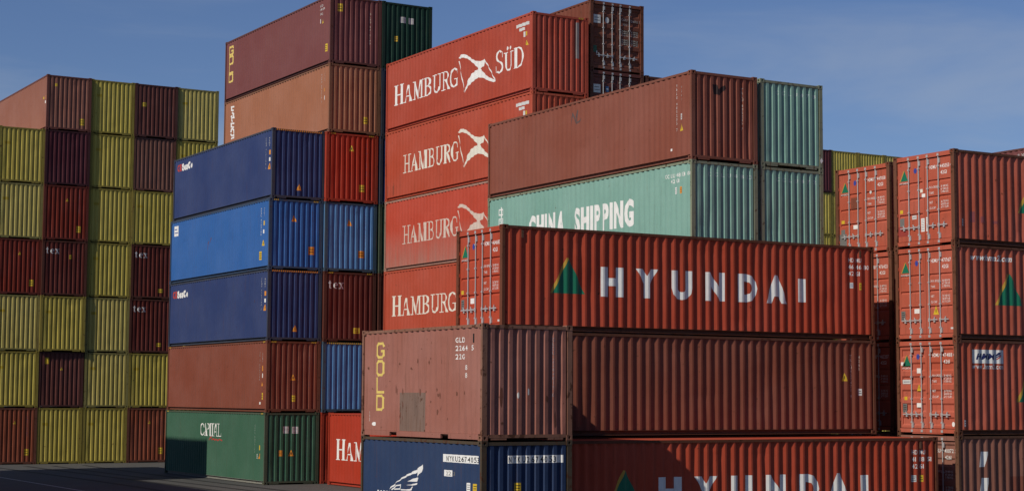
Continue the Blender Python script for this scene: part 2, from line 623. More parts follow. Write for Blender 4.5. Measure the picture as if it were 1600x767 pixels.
def earclip(pts):
    """triangulate a simple outline"""
    ar = sum(pts[i][0] * pts[(i + 1) % len(pts)][1] - pts[(i + 1) % len(pts)][0] * pts[i][1] for i in range(len(pts)))
    p = list(pts) if ar > 0 else list(pts)[::-1]
    res = []
    cr = lambda a, b, c: (b[0] - a[0]) * (c[1] - a[1]) - (b[1] - a[1]) * (c[0] - a[0])
    guard = 0
    while len(p) > 3 and guard < 500:
        guard += 1
        done = False
        for i in range(len(p)):
            a, b, c = p[i - 1], p[i], p[(i + 1) % len(p)]
            if cr(a, b, c) <= 1e-9:
                continue
            if any(cr(a, b, q) >= 0 and cr(b, c, q) >= 0 and cr(c, a, q) >= 0 for q in p if q not in (a, b, c)):
                continue
            res.append([a, b, c])
            p.pop(i)
            done = True
            break
        if not done:
            p.pop(0)
    if len(p) == 3:
        res.append(p)
    return res

# ---------------------------------------------------------------- container parts
CACHE = {}
def cached(key, fn):
    if key not in CACHE:
        CACHE[key] = fn()
    return CACHE[key]

def casting_mesh(lx, ly, lz=0.118):
    b = MB()
    def side(o, e1, e2, nrm, w, h):
        o, e1, e2, nrm = Vector(o), Vector(e1), Vector(e2), Vector(nrm)
        P = lambda a, c, d=0.0: tuple(o + e1 * a + e2 * c - nrm * d)
        hw, hh = min(0.034, w * .22), 0.038
        c1, c2 = w / 2, h / 2
        n = 10
        rim = [(c1 + hw * math.cos(6.2832 * (i + .5) / n), c2 + hh * math.sin(6.2832 * (i + .5) / n)) for i in range(n)]
        def edge(x, y):
            t = max(abs(x - c1) / c1, abs(y - c2) / c2)
            return (c1 + (x - c1) / t, c2 + (y - c2) / t)
        vs = [P(*edge(*q)) for q in rim] + [P(*q) for q in rim] + [P(q[0], q[1], 0.045) for q in rim]
        fs = []
        for i in range(n):
            j = (i + 1) % n
            fs += [(i, j, n + j, n + i), (n + i, n + j, 2 * n + j, 2 * n + i)]
        fs.append(tuple(range(2 * n, 3 * n)))
        b.add(vs, fs)
        corners = [(0, 0), (w, 0), (w, h), (0, h)]
        for cx, cy in corners:
            # fill the triangle the radial rim leaves at each corner
            near = sorted(range(n), key=lambda i: (edge(*rim[i])[0] - cx) ** 2 + (edge(*rim[i])[1] - cy) ** 2)[:2]
            b.add([P(cx, cy), P(*edge(*rim[near[0]])), P(*edge(*rim[near[1]]))], [(0, 1, 2)])
    side((0, 0, 0), (1, 0, 0), (0, 0, 1), (0, -1, 0), lx, lz)
    side((0, ly, 0), (1, 0, 0), (0, 0, 1), (0, 1, 0), lx, lz)
    side((0, 0, 0), (0, 1, 0), (0, 0, 1), (-1, 0, 0), ly, lz)
    side((lx, 0, 0), (0, 1, 0), (0, 0, 1), (1, 0, 0), ly, lz)
    b.add([(0, 0, 0), (lx, 0, 0), (lx, ly, 0), (0, ly, 0), (0, 0, lz), (lx, 0, lz), (lx, ly, lz), (0, ly, lz)], [(0, 3, 2, 1), (4, 5, 6, 7)])
    return b.mesh('casting')

def part(root, name, key, fn, mat, loc=None):
    return mk_obj(name, cached(key, fn), mat, root, loc)

def one_box(*a):
    b = MB()
    b.box(*a)
    return b.mesh('box')

def face_boxes(F, lst):
    b = MB()
    for q in lst:
        b.fbox(F, *q)
    return b.mesh('rail')

def leaf_mesh(F, u0, u1, v0, v1, style, d=0.055):
    """door leaf: flat plate with stepped grooves, or a plate pressed into wide horizontal ribs"""
    prof = [(v1, 0.0)]
    hgt = v1 - v0
    if style == 'flat':
        for fr in (0.28, 0.48, 0.675):
            g = v1 - hgt * fr
            prof += [(g + 0.030, 0.0), (g + 0.024, 0.032), (g - 0.012, 0.032), (g - 0.05, 0.0)]
    else:
        n = 6
        for k in range(n):
            a = v1 - hgt * (k + 0.5) / n
            hh = hgt / n * 0.5
            prof += [(a + hh * .55 + .02, 0.0), (a + hh * .55 - .03, 0.034), (a - hh * .55 + .03, 0.034), (a - hh * .55 - .02, 0.0)]
    prof.append((v0, 0.0))
    m0, m1 = u0 + 0.075, u1 - 0.075
    b = MB()
    for (va, da), (vb, db) in zip(prof, prof[1:]):
        b.add([F(m0, va, d + da), F(m1, va, d + da), F(m1, vb, d + db), F(m0, vb, d + db)], [(0, 1, 2, 3)])
    b.add([F(u0, v0, d), F(m0, v0, d), F(m0, v1, d), F(u0, v1, d), F(m1, v0, d), F(u1, v0, d), F(u1, v1, d), F(m1, v1, d)], [(0, 1, 2, 3), (4, 5, 6, 7)])
    for m in (m0, m1):
        i = 1
        while i + 3 < len(prof):
            q = prof[i:i + 4]
            b.add([F(m, v, d + e) for v, e in q], [(0, 1, 2, 3)])
            i += 4
    t = 0.10
    b.add([F(u0, v0, d), F(u1, v0, d), F(u1, v1, d), F(u0, v1, d), F(u0, v0, t), F(u1, v0, t), F(u1, v1, t), F(u0, v1, t)],
          [(0, 1, 5, 4), (1, 2, 6, 5), (2, 3, 7, 6), (3, 0, 4, 7), (4, 5, 6, 7)])
    return b.mesh('leaf')

def doors(root, face, F, DX, DY, H, style, body, frame):
    W = DY if face in 'WE' else DX
    kb = (face, round(DX, 2), round(DY, 2), round(H, 3), style)
    part(root, 'door_header', ('dh',) + kb, lambda: face_boxes(F, [(0.10, W - 0.10, H - 0.15, H - 0.025, 0.012, 0.10)]), body)
    part(root, 'door_sill', ('ds',) + kb, lambda: face_boxes(F, [(0.10, W - 0.10, 0.055, 0.165, 0.012, 0.10), (0.62, W - 0.62, 0.02, 0.055, 0.02, 0.10)]), body)
    v0, v1 = 0.18, H - 0.175
    part(root, 'door_gasket', ('dg',) + kb, lambda: face_boxes(F, [(0.104, W - 0.104, v0 - 0.012, v1 + 0.022, 0.101, 0.12)]), DARK)
    for side, (a, c, rods) in enumerate((((0.125, W / 2 - 0.007, (0.60, 1.00))), (W / 2 + 0.007, W - 0.125, (1.36, 1.79)))):
        lf = part(root, 'door_leaf', ('lf', side) + kb, lambda: leaf_mesh(F, a, c, v0, v1, style), body)
        for ru in rods:
            def rod():
                b = MB()
                b.tube(F(ru, 0.075, 0.030), F(ru, H - 0.055, 0.030), 0.016, 8)
                for vv in (0.34, 1.0, 1.62, H - 0.42):
                    b.fbox(F, ru - 0.032, ru + 0.032, vv - 0.022, vv + 0.022, 0.008, 0.0535)
                return b.mesh('rod')
            part(lf, 'locking_rod', ('rod', ru) + kb, rod, GALV)
            for vv in (0.10, H - 0.10):
                part(lf, 'lock_cam', ('cam', ru, vv) + kb, lambda: face_boxes(F, [(ru - 0.028, ru + 0.050, vv - 0.035, vv + 0.035, 0.004, 0.011)]), GALV)
            for vv in (0.26, H - 0.27):
                part(lf, 'lock_bracket', ('brk', ru, vv) + kb, lambda: face_boxes(F, [(ru + 0.021, ru + 0.066, vv - 0.07, vv + 0.07, 0.016, 0.0535)]), GALV)
            def hnd():
                b = MB()
                s = -1 if side == 0 else 1
                hv = 0.56
                b.fbox(F, min(ru, ru + s * .34), max(ru, ru + s * .34), hv - 0.014, hv + 0.014, 0.002, 0.012)
                b.fbox(F, ru - 0.036, ru + 0.036, hv - 0.05, hv + 0.05, 0.0125, 0.024)
                b.fbox(F, ru + s * .20 - .03, ru + s * .20 + .03, hv - 0.07, hv + 0.035, 0.0125, 0.0535)
                b.hexa([F(ru + s * .20 - .02, hv + .014, .004), F(ru + s * .20 + .02, hv + .014, .004), F(ru + s * .20 + .02, hv + .014, .02), F(ru + s * .20 - .02, hv + .014, .02),
                        F(ru + s * .23 - .012, hv + .085, .004), F(ru + s * .23 + .012, hv + .085, .004), F(ru + s * .23 + .012, hv + .085, .02), F(ru + s * .23 - .012, hv + .085, .02)])
                return b.mesh('handle')
            part(lf, 'door_handle', ('hnd', ru) + kb, hnd, GALV)
        for hv in (0.42, 0.95, 1.48, 2.05):
            hu = 0.098 if side == 0 else W - 0.145
            part(lf, 'hinge', ('hg', side, hv) + kb, lambda: face_boxes(F, [(hu, hu + 0.047, hv - 0.045, hv + 0.045, 0.022, 0.0545)]), body)

def container(stack, lev, body, frame, label, group=None, dx=0.0, dy=0.0, door=None, var=0, dz=0.0, full=True, cast=None):
    x, y, turn, ax, L, H = STACK[stack]
    DX, DY = (WD, L) if ax == 'y' else (L, WD)
    root = bpy.data.objects.new('shipping_container', None)
    COL.objects.link(root)
    root.empty_display_size = 0.5
    root.location = (x + dx, y + dy, lev * H + 0.004 + dz)
    root.rotation_euler = (0, 0, math.radians(turn))
    root['label'] = label
    root['category'] = 'container'
    if group:
        root['group'] = group
    H = H - 0.003                      # boxes rest on one another without touching faces
    key = (round(DX, 2), round(DY, 2), round(H, 3))
    info = {'root': root, 'H': H, 'F': {}, 'P': {}, 'DX': DX, 'DY': DY, 'body': body, 'key': key}
    lx, ly = (0.162, 0.178) if ax == 'y' else (0.178, 0.162)
    cm = cached(('cast', ax), lambda: casting_mesh(lx, ly))
    for cx in (0, DX - lx):
        for cy in (0, DY - ly):
            for cz in (0, H - 0.118):
                if not full and cx > 0 and cy > 0:
                    continue
                mk_obj('corner_casting', cm, cast or frame, root, (cx, cy, cz))
    px, py = (0.13, 0.08) if ax == 'y' else (0.08, 0.13)
    pm = cached(('post', ax, key), lambda: one_box(0, px, 0, py, 0.118, H - 0.118))
    for cx in (0.004, DX - px - 0.004):
        for cy in (0.004, DY - py - 0.004):
            mk_obj('corner_post', pm, frame, root, (cx, cy, 0))
    longs = ('W', 'E') if ax == 'y' else ('S', 'N')
    ends = ('S', 'N') if ax == 'y' else ('W', 'E')
    for f in longs + ends:
        info['F'][f] = facemap(f, DX, DY)
    for f in longs:
        F = info['F'][f]
        part(root, 'top_side_rail', ('tsr', f) + key, lambda: face_boxes(F, [(0.178, L - 0.178, H - 0.088, H - 0.020, 0.006, 0.075)]), frame)
        if L < 7:
            def brail():
                seg = [(0.178, 1.55), (1.92, 4.13), (4.50, L - 0.178)]
                q = [(a, c, 0.022, 0.148, 0.010, 0.06) for a, c in seg]
                q += [(1.55, 1.92, 0.120, 0.148, 0.010, 0.06), (4.13, 4.50, 0.120, 0.148, 0.010, 0.06), (0.178, L - 0.178, 0.03, 0.14, 0.30, 0.32)]
                return face_boxes(F, q)
        else:
            def brail():
                return face_boxes(F, [(0.178, L - 0.178, 0.036, 0.139, 0.084, 0.10), (0.178, L - 0.178, 0.020, 0.036, 0.008, 0.10), (0.178, L - 0.178, 0.139, 0.149, 0.012, 0.10)])
        part(root, 'bottom_side_rail', ('bsr', f) + key, brail, frame if L > 7 else body)
        P = cached(('P', L, H, 'side', var, ax), lambda: Panel(L, H, 'side', var, ax == 'x'))
        info['P'][f] = P
        part(root, 'side_panel', ('sp', f, var) + key, lambda: P.mesh(F), body)
    for f in ends:
        F = info['F'][f]
        if door and door[0] == f:
            doors(root, f, F, DX, DY, H, door[1], body, frame)
            continue
        part(root, 'top_end_rail', ('ter', f) + key, lambda: face_boxes(F, [(0.162, WD - 0.162, H - 0.105, H - 0.028, 0.008, 0.085)]), frame)
        part(root, 'bottom_end_rail', ('ber', f) + key, lambda: face_boxes(F, [(0.162, WD - 0.162, 0.062, 0.138, 0.010, 0.085), (0.25, 0.66, 0.016, 0.062, 0.012, 0.085), (WD - 0.66, WD - 0.25, 0.016, 0.062, 0.012, 0.085)]), frame)
        P = cached(('P', WD, H, 'end', var), lambda: Panel(WD, H, 'end', var))
        info['P'][f] = P
        part(root, 'end_panel', ('ep', f, var) + key, lambda: P.mesh(F), body)
    part(root, 'roof', ('roof',) + key, lambda: one_box(0.076, DX - 0.076, 0.086, DY - 0.086, H - 0.06, H - 0.03), body)
    part(root, 'base', ('base',) + key, lambda: one_box(0.086, DX - 0.086, 0.086, DY - 0.086, 0.085, 0.125), frame)
    return info

def put(c, face, name, polys, mat, depth=None, label=None):
    """paint or stick something on a face of a container"""
    P = c['P'].get(face) if depth is None else None
    v, f = lay(polys, c['F'][face], P, 0.055 if depth is None else depth)
    if not v:
        return None
    o = mk_obj(name, mk_mesh(name, v, f), mat, c['root'])
    if label:
        o['label'] = label
    return o

def warn(c, face, u, v, s=0.16, mat=None, depth=None):
    put(c, face, 'warning_sticker', tri(u - s / 2, u + s / 2, v, v + s * 1.15), mat or YEL, depth)
    b = MB()
    k = 0.0022
    P = c['P'].get(face) if depth is None else None
    vv, ff = lay(rect(u - s * .05, u + s * .05, v + s * .28, v + s * .72), c['F'][face], P, 0.055 if depth is None else depth, 0.003)
    if vv:
        mk_obj('warning_symbol', mk_mesh('sym', vv, ff), BLK, c['root'])

def plate(c, face, u0, u1, v0, v1, mat, lines=0, ink=None, depth=None):
    """sticker with a few printed lines"""
    o = put(c, face, 'sticker', rect(u0, u1, v0, v1), mat, depth)
    if lines and o:
        hh = (v1 - v0) / (lines + 1)
        P = c['P'].get(face) if depth is None else None
        q = []
        for i in range(lines):
            q += rect(u0 + (u1 - u0) * .12, u1 - (u1 - u0) * (.12 + .1 * (i % 2)), v0 + hh * (i + 0.86), v0 + hh * (i + 1.14))
        vv, ff = lay(q, c['F'][face], P, 0.055 if depth is None else depth, 0.003)
        if vv:
            mk_obj('sticker_print', mk_mesh('print', vv, ff), ink or BLK, c['root'])

def lines(c, face, name, rows, mat):
    """one object per printed line"""
    for r in rows:
        put(c, face, name, text(*r), mat)

def spaced(c, face, name, s, u, v, h, w, mat, bold=0.0, lift=0.0015):
    """stencilled characters set one by one on the flat folds of a corrugated sheet"""
    P = c['P'][face]
    bad = []
    for i in range(len(P.us) - 1):
        up = P.ds[i + 1] < P.ds[i] - 0.01
        dn = P.ds[i + 1] > P.ds[i] + 0.01
        if (face == 'W' and up) or (face == 'S' and dn):
            bad.append((P.us[i], P.us[i + 1] + (0.0 if face == 'W' else 0.02)))
    q = []
    for ch in s:
        if ch == ' ':
            u += w * 0.7
            continue
        t, gw = glyph(ch, bold)
        for a, b in bad:
            if u + w * 0.85 > a and u < b:
                u = b
        cw = w * (0.3 if ch in '1I' else 0.85)
        q += [[(u + x / max(gw, .2) * cw, v + y * h) for x, y in p] for p in t]
        u += w * (0.6 if ch in '1I' else 1.0)
    vv, ff = lay(q, c['F'][face], P, lift=lift)
    return mk_obj(name, mk_mesh(name, vv, ff), mat, c['root'])

def serial_down(c, face, s, u, v, h, step, mat, wx=0.7):
    put(c, face, 'serial_number', vtext(s, u, v, h, step, wx), mat)

def hazard(c, face='S', mat=None):
    """yellow and black high-cube dashes along the top end rail"""
    H = c['H']
    q = []
    n = 22
    for i in range(n):
        a = 0.17 + i * (WD - 0.34) / n
        q += [[(a, H - 0.098), (a + 0.05, H - 0.098), (a + 0.075, H - 0.034), (a + 0.025, H - 0.034)]]
    put(c, face, 'hazard_stripes', q, mat or ORA, 0.008)

def corner_marks(c, face, mat=None, ends=('l', 'r')):
    W = c['DX'] if face in 'SN' else c['DY']
    H = c['H']
    for e in ends:
        u = 0.2 if e == 'l' else W - 0.44
        put(c, face, 'height_marking', [[(u + k * .08, H - 0.085), (u + k * .08 + .04, H - 0.085), (u + k * .08 + .06, H - 0.03), (u + k * .08 + .02, H - 0.03)] for k in range(3)], mat or YEL, 0.006 if face in 'WE' else 0.008)

# ---------------------------------------------------------------- ground
def slab(name, x0, x1, y0, y1, z, mat):
    m = mk_mesh(name, [(x0, y0, z), (x1, y0, z), (x1, y1, z), (x0, y1, z)], [(0, 1, 2, 3)])
    o = mk_obj(name, m, mat)
    o['kind'] = 'structure'
    return o
slab('ground', -1500, 1500, -300, 3000, 0.0, asphalt())
line = mk_obj('painted_line', mk_mesh('line', [(19.80, 40, .004), (19.92, 40, .004), (19.92, 88.5, .004), (19.80, 88.5, .004)], [(0, 1, 2, 3)]), decal('worn_line_paint', (0.42, 0.41, 0.39, 1), 0.6, 0.8))
line['kind'] = 'structure'

tyre = decal('tyre_rubber', (0.022, 0.021, 0.021, 1), 0.5, 0.85)
for k, (x, w) in enumerate(((22.4, 0.30), (24.3, 0.30), (25.6, 0.26), (27.0, 0.26))):
    pts = [(x + 0.25 * math.sin(y * 0.11 + k), y) for y in range(50, 92, 2)]
    vs = [q for a, y in pts for q in ((a - w / 2, y, 0.004 + 0.0004 * k), (a + w / 2, y, 0.004 + 0.0004 * k))]
    o = mk_obj('tyre_mark', mk_mesh('tyre', vs, [(2 * i, 2 * i + 1, 2 * i + 3, 2 * i + 2) for i in range(len(pts) - 1)]), tyre)
    o['kind'] = 'structure'

# ---------------------------------------------------------------- container colours
C = {}
def colour(key, rgb, rust=0.25, fade=0.35, dirt=0.3, frame=None, frust=0.6, pale=None):
    C[key] = (paint(key + '_coat', rgb, rust, fade, dirt, pale=pale), paint(key + '_frame_coat', frame or tuple(c * 0.8 for c in rgb[:3]) + (1,), frust, fade, dirt))
colour('pale_brown', (0.300, 0.118, 0.088, 1), 0.30, 0.45, 0.30, (0.225, 0.105, 0.068, 1), 0.9)
colour('ink_navy', (0.026, 0.046, 0.105, 1), 0.2, 0.35, 0.2, (0.075, 0.055, 0.036, 1), 0.9)
colour('hyundai_red', (0.40, 0.062, 0.030, 1), 0.25, 0.20, 0.22, (0.135, 0.046, 0.024, 1), 0.8)
colour('hmm_red', (0.41, 0.086, 0.047, 1), 0.30, 0.50, 0.25, (0.135, 0.052, 0.028, 1), 0.8)
colour('russet', (0.200, 0.062, 0.038, 1), 0.3, 0.35, 0.3, (0.125, 0.050, 0.028, 1), 0.7)
colour('dusty_brown', (0.24, 0.100, 0.070, 1), 0.3, 0.45, 0.3, (0.125, 0.062, 0.038, 1), 0.7)
colour('mid_brown', (0.225, 0.070, 0.045, 1), 0.25, 0.35, 0.18, (0.19, 0.070, 0.045, 1), 0.5)
colour('teal', (0.190, 0.355, 0.295, 1), 0.15, 0.40, 0.12, (0.20, 0.225, 0.150, 1), 0.7)
colour('bird_red', (0.375, 0.060, 0.034, 1), 0.20, 0.35, 0.15, (0.36, 0.060, 0.034, 1), 0.45)
colour('bird_orange', (0.40, 0.066, 0.034, 1), 0.20, 0.35, 0.15, (0.42, 0.075, 0.036, 1), 0.5)
colour('bird_faded', (0.45, 0.064, 0.036, 1), 0.15, 0.30, 0.15, (0.36, 0.20, 0.15, 1), 0.5, pale=(3 * HC + 0.1, 3 * HC + 1.7, (0.36, 0.165, 0.130, 1)))
colour('door_brown', (0.160, 0.050, 0.030, 1), 0.5, 0.4, 0.35, (0.135, 0.046, 0.026, 1), 0.8)
colour('door_maroon', (0.120, 0.040, 0.034, 1), 0.4, 0.4, 0.35, (0.10, 0.038, 0.026, 1), 0.8)
colour('seaco_navy', (0.030, 0.048, 0.138, 1), 0.12, 0.5, 0.2, (0.045, 0.052, 0.075, 1), 0.35)
colour('sky_blue', (0.034, 0.118, 0.345, 1), 0.12, 0.30, 0.15, (0.045, 0.075, 0.130, 1), 0.5)
colour('pale_blue', (0.085, 0.215, 0.44, 1), 0.12, 0.35, 0.15, (0.050, 0.085, 0.120, 1), 0.5)
colour('brick_brown', (0.205, 0.058, 0.035, 1), 0.2, 0.45, 0.25, (0.16, 0.055, 0.032, 1), 0.5)
colour('bottle_green', (0.045, 0.115, 0.072, 1), 0.10, 0.4, 0.2, (0.065, 0.085, 0.055, 1), 0.5)
colour('deep_green', (0.010, 0.040, 0.028, 1), 0.10, 0.3, 0.2, (0.016, 0.036, 0.026, 1), 0.4)
colour('tex_maroon', (0.125, 0.027, 0.020, 1), 0.12, 0.3, 0.25, (0.095, 0.034, 0.024, 1), 0.5)
colour('flame_red', (0.38, 0.038, 0.018, 1), 0.15, 0.2, 0.2, (0.34, 0.045, 0.024, 1), 0.5)
colour('orange_tan', (0.33, 0.132, 0.072, 1), 0.2, 0.3, 0.12, (0.20, 0.092, 0.052, 1), 0.5)
colour('plum_brown', (0.175, 0.058, 0.056, 1), 0.12, 0.3, 0.12, (0.115, 0.045, 0.038, 1), 0.5)
colour('yellow', (0.490, 0.395, 0.080, 1), 0.22, 0.15, 0.30, (0.27, 0.215, 0.045, 1), 0.6)
colour('pale_yellow', (0.500, 0.410, 0.115, 1), 0.25, 0.22, 0.25, (0.24, 0.21, 0.07, 1), 0.6)
colour('salmon', (0.26, 0.108, 0.076, 1), 0.12, 0.3, 0.12, (0.14, 0.05, 0.04, 1), 0.5)
colour('far_maroon', (0.130, 0.044, 0.036, 1), 0.15, 0.35, 0.3, (0.085, 0.034, 0.030, 1), 0.5)
colour('far_purple', (0.088, 0.022, 0.030, 1), 0.1, 0.25, 0.3, (0.055, 0.020, 0.024, 1), 0.5)
colour('far_red', (0.190, 0.028, 0.016, 1), 0.15, 0.3, 0.3, (0.13, 0.028, 0.020, 1), 0.5)
colour('far_rose', (0.190, 0.085, 0.062, 1), 0.2, 0.35, 0.35, (0.14, 0.06, 0.045, 1), 0.6)
colour('far_russet', (0.25, 0.068, 0.034, 1), 0.2, 0.3, 0.3, (0.15, 0.055, 0.035, 1), 0.6)

def K(stack, lev, col, label, **kw):
    body, frame = C[col]
    return container(stack, lev, body, frame, label, **kw)

# ---------------------------------------------------------------- front corner: the two 20-foot boxes
n = K('gold20', 0, 'ink_navy', 'navy 20-foot container with white wing logo, under the pale brown GOLD container', var=1)
put(n, 'W', 'serial_plate', rect(4.25, 5.90, 2.13, 2.31), WHITE)
spaced(n, 'W', 'serial_number', 'NYKU 2674053', 4.28, 2.155, 0.125, 0.105, BLK, 0.01, 0.003)
put(n, 'W', 'size_plate', rect(4.28, 4.71, 1.80, 1.945), WHITE)
spaced(n, 'W', 'size_code', '22G1', 4.30, 1.825, 0.095, 0.085, GREYP, 0.0, 0.003)
put(n, 'S', 'serial_plate', rect(0.71, 2.20, 2.14, 2.315), WHITE)
spaced(n, 'S', 'serial_number', 'NYKU2674053', 0.72, 2.16, 0.135, 0.083, BLK, 0.01, 0.003)
plate(n, 'W', 5.36, 5.48, 1.50, 1.69, WHITE, 3)
plate(n, 'W', 5.64, 5.78, 1.46, 1.68, YEL, 3)
plate(n, 'S', 0.90, 1.05, 1.46, 1.70, YEL, 3)
wing = [
    [(1.52, 1.37), (1.82, 1.51), (2.11, 1.64), (2.4, 1.74), (2.68, 1.82), (2.96, 1.9), (3.14, 1.98), (3.23, 2.03), (3.24, 1.94), (3.19, 1.86), (3.05, 1.76), (3.01, 1.72), (2.97, 1.72), (2.96, 1.78), (3.01, 1.85), (2.88, 1.8), (2.68, 1.77), (2.42, 1.7), (2.15, 1.62), (1.86, 1.52), (1.8, 1.46), (1.59, 1.37)],
    [(3.07, 1.71), (3.03, 1.64), (2.93, 1.61), (2.52, 1.6), (2.66, 1.65), (2.87, 1.69), (2.98, 1.715)],
    [(2.99, 1.59), (2.94, 1.54), (2.77, 1.51), (2.44, 1.51), (2.65, 1.53), (2.85, 1.56)],
    [(2.81, 1.49), (2.7, 1.4), (2.59, 1.38), (2.14, 1.37), (2.11, 1.4), (2.36, 1.4), (2.61, 1.42), (2.7, 1.48)],
]
for w in wing:
    put(n, 'W', 'wing_logo', earclip(w), WHITE)
put(n, 'W', 'wing_logo', stroke([(1.71, 1.37), (1.86, 1.46), (2.13, 1.50), (2.08, 1.40), (1.80, 1.38)], 0.03), WHITE)
put(n, 'W', 'lettering', text('NYK', 0.90, 0.98, 0.35, 0.86, 0.03), WHITE)

g = K('gold20', 1, 'pale_brown', 'pale brown 20-foot container with yellow GOLD lettering and a grey repair patch', var=0)
for i, ch in enumerate('GOLD'):
    vv = (1.96, 1.52, 1.09, 0.66)[i]
    put(g, 'W', 'lettering', [[(0.83 + a, vv + b) for a, b in p] for p in gold_glyph(ch, 0.33, 0.34, 0.062)], YLET)
for s_, v_ in (('GLD', 2.235), ('2264 5', 2.045), ('22G', 1.85)):
    spaced(g, 'W', 'serial_number', s_, 4.80, v_, 0.12, 0.105, WHITE, 0.015)
for s_, v_ in (('8', 1.60), ('8', 1.42)):
    spaced(g, 'W', 'marking', s_, 5.14, v_, 0.12, 0.10, WHITE)
put(g, 'W', 'repair_patch', rect(2.03, 3.37, 0.155, 1.08), paint('grey_primer', (0.190, 0.122, 0.096, 1), 0.6, 0.5, 0.5), label='dull grey primer patch')
put(g, 'W', 'marking', vtext('132', 0.38, 0.62, 0.07, 0.09), WHITE)
put(g, 'W', 'sticker', disc(0.66, 0.30, 0.085, 10, 0.05), WHITE)
serial_down(g, 'S', 'GLDU 2264015 0', 1.93, 2.36, 0.085, 0.103, decal('faint_print', (0.30, 0.25, 0.27, 1), 0.3), 0.75)
rsp = random.Random(11)
for k in range(26):
    u = rsp.choice([rsp.uniform(2.9, 5.2), rsp.uniform(3.2, 4.6), rsp.uniform(1.5, 2.4)])
    v = rsp.uniform(0.35, 1.2) if u < 2.5 else rsp.uniform(0.3, 1.9)
    a, h = rsp.uniform(0.015, 0.045), rsp.uniform(0.03, 0.12)
    put(g, 'W', 'rust_patch', earclip([(u + a * rsp.uniform(.5, 1.1) * math.cos(t * .7), v + h * rsp.uniform(.5, 1.1) * math.sin(t * .7)) for t in range(9)]), paint('rust_scab', (0.150, 0.055, 0.036, 1), 0.6))
for u, v in ((0.97, 1.02), (1.24, 1.10)):
    put(g, 'S', 'scrape', earclip([(u + 0.035 * rsp.uniform(.4, 1) * math.cos(t * .8), v + 0.10 * rsp.uniform(.4, 1) * math.sin(t * .8)) for t in range(8)]), PALE)
for u, v, h in ((0.52, 1.0, .3), (1.98, .45, .25), (1.75, .95, .12)):
    put(g, 'S', 'rust_patch', earclip([(u + 0.05 * rsp.uniform(.5, 1) * math.cos(t * .7), v + h * rsp.uniform(.5, 1) * math.sin(t * .7)) for t in range(9)]), MATS['rust_scab'])
mp_ = mk_obj('inspection_slot', face_boxes(g['F']['W'], [(5.62, 5.655, 2.22, 2.42, 0.005, 0.02)]), DARK, g['root'])

# ---------------------------------------------------------------- red containers with the white HYUNDAI lettering
def hyundai_side(c, letters=True):
    put(c, 'S', 'triangle_logo', tri(1.50, 2.46, 0.97, 1.87, 1.98), GRN)
    put(c, 'S', 'triangle_edge', quad((1.42, 0.97), (1.50, 0.972), (1.955, 1.825), (1.90, 1.88)), GOLDY)
    put(c, 'S', 'triangle_edge', quad((1.90, 1.88), (1.955, 1.825), (1.972, 1.85), (1.955, 1.88)), GOLDY)
    for ch, a, b in zip('HYUNDAI', (2.96, 4.05, 5.19, 6.30, 7.39, 8.33, 9.44), (3.65, 4.74, 5.84, 6.92, 8.03, 9.06, 9.71)):
        put(c, 'S', 'letter', text(ch, a, 0.99, 0.69, b - a, 0.065 if ch != 'I' else 0.0), WHITE, label='white letter ' + ch)
hy = K('hyund', 2, 'hyundai_red', 'red HYUNDAI container at the front, on top of its stack, doors facing left', door=('W', 'flat'), var=2)
hyundai_side(hy)
for s_, v_ in (('HDMU', 2.18), ('464680 1', 1.99), ('42G1', 1.80)):
    spaced(hy, 'S', 'serial_number', s_, 11.12, v_, 0.12, 0.085, WHITE, 0.015)
plate(hy, 'S', 11.33, 11.43, 1.44, 1.60, PALE, 2, BLU)
plate(hy, 'S', 11.66, 11.73, 1.40, 1.60, YEL, 2)
for u in (0.56, 11.66):
    mk_obj('lashing_slot', face_boxes(hy['F']['S'], [(u, u + 0.06, 2.33, 2.52, 0.004, 0.03)]), C['dusty_brown'][1], hy['root'])
br = K('hyund', 1, 'russet', 'dark russet container directly below the upper red HYUNDAI container', var=0, dx=0.02)
put(br, 'S', 'serial_number', vtext('TRLU457471 9', 11.31, 2.22, 0.085, 0.105), PINK)
put(br, 'S', 'size_code', vtext('4261', 11.61, 2.20, 0.085, 0.11), PINK)
warn(br, 'S', 11.07, 1.48, 0.20)
plate(br, 'S', 11.57, 11.68, 1.08, 1.27, PALE, 2)
K('hyund', 0, 'mid_brown', 'container at ground level behind the lower red HYUNDAI container, hardly seen', dy=0.25, full=False)
fr = K('front', 0, 'hyundai_red', 'red HYUNDAI container lowest in the foreground, half in shadow beside the navy 20-foot container', var=1)
hyundai_side(fr)
for s_, v_ in (('HDMU', 2.16), ('411851 7', 1.97), ('4261', 1.78)):
    spaced(fr, 'S', 'serial_number', s_, 11.12, v_, 0.12, 0.085, WHITE, 0.015)
plate(fr, 'S', 11.25, 11.40, 1.42, 1.60, PALE, 3)
plate(fr, 'S', 11.56, 11.66, 1.42, 1.60, YEL, 2)
mk_obj('lashing_slot', face_boxes(fr['F']['S'], [(11.55, 11.61, 2.31, 2.50, 0.004, 0.03)]), C['dusty_brown'][1], fr['root'])

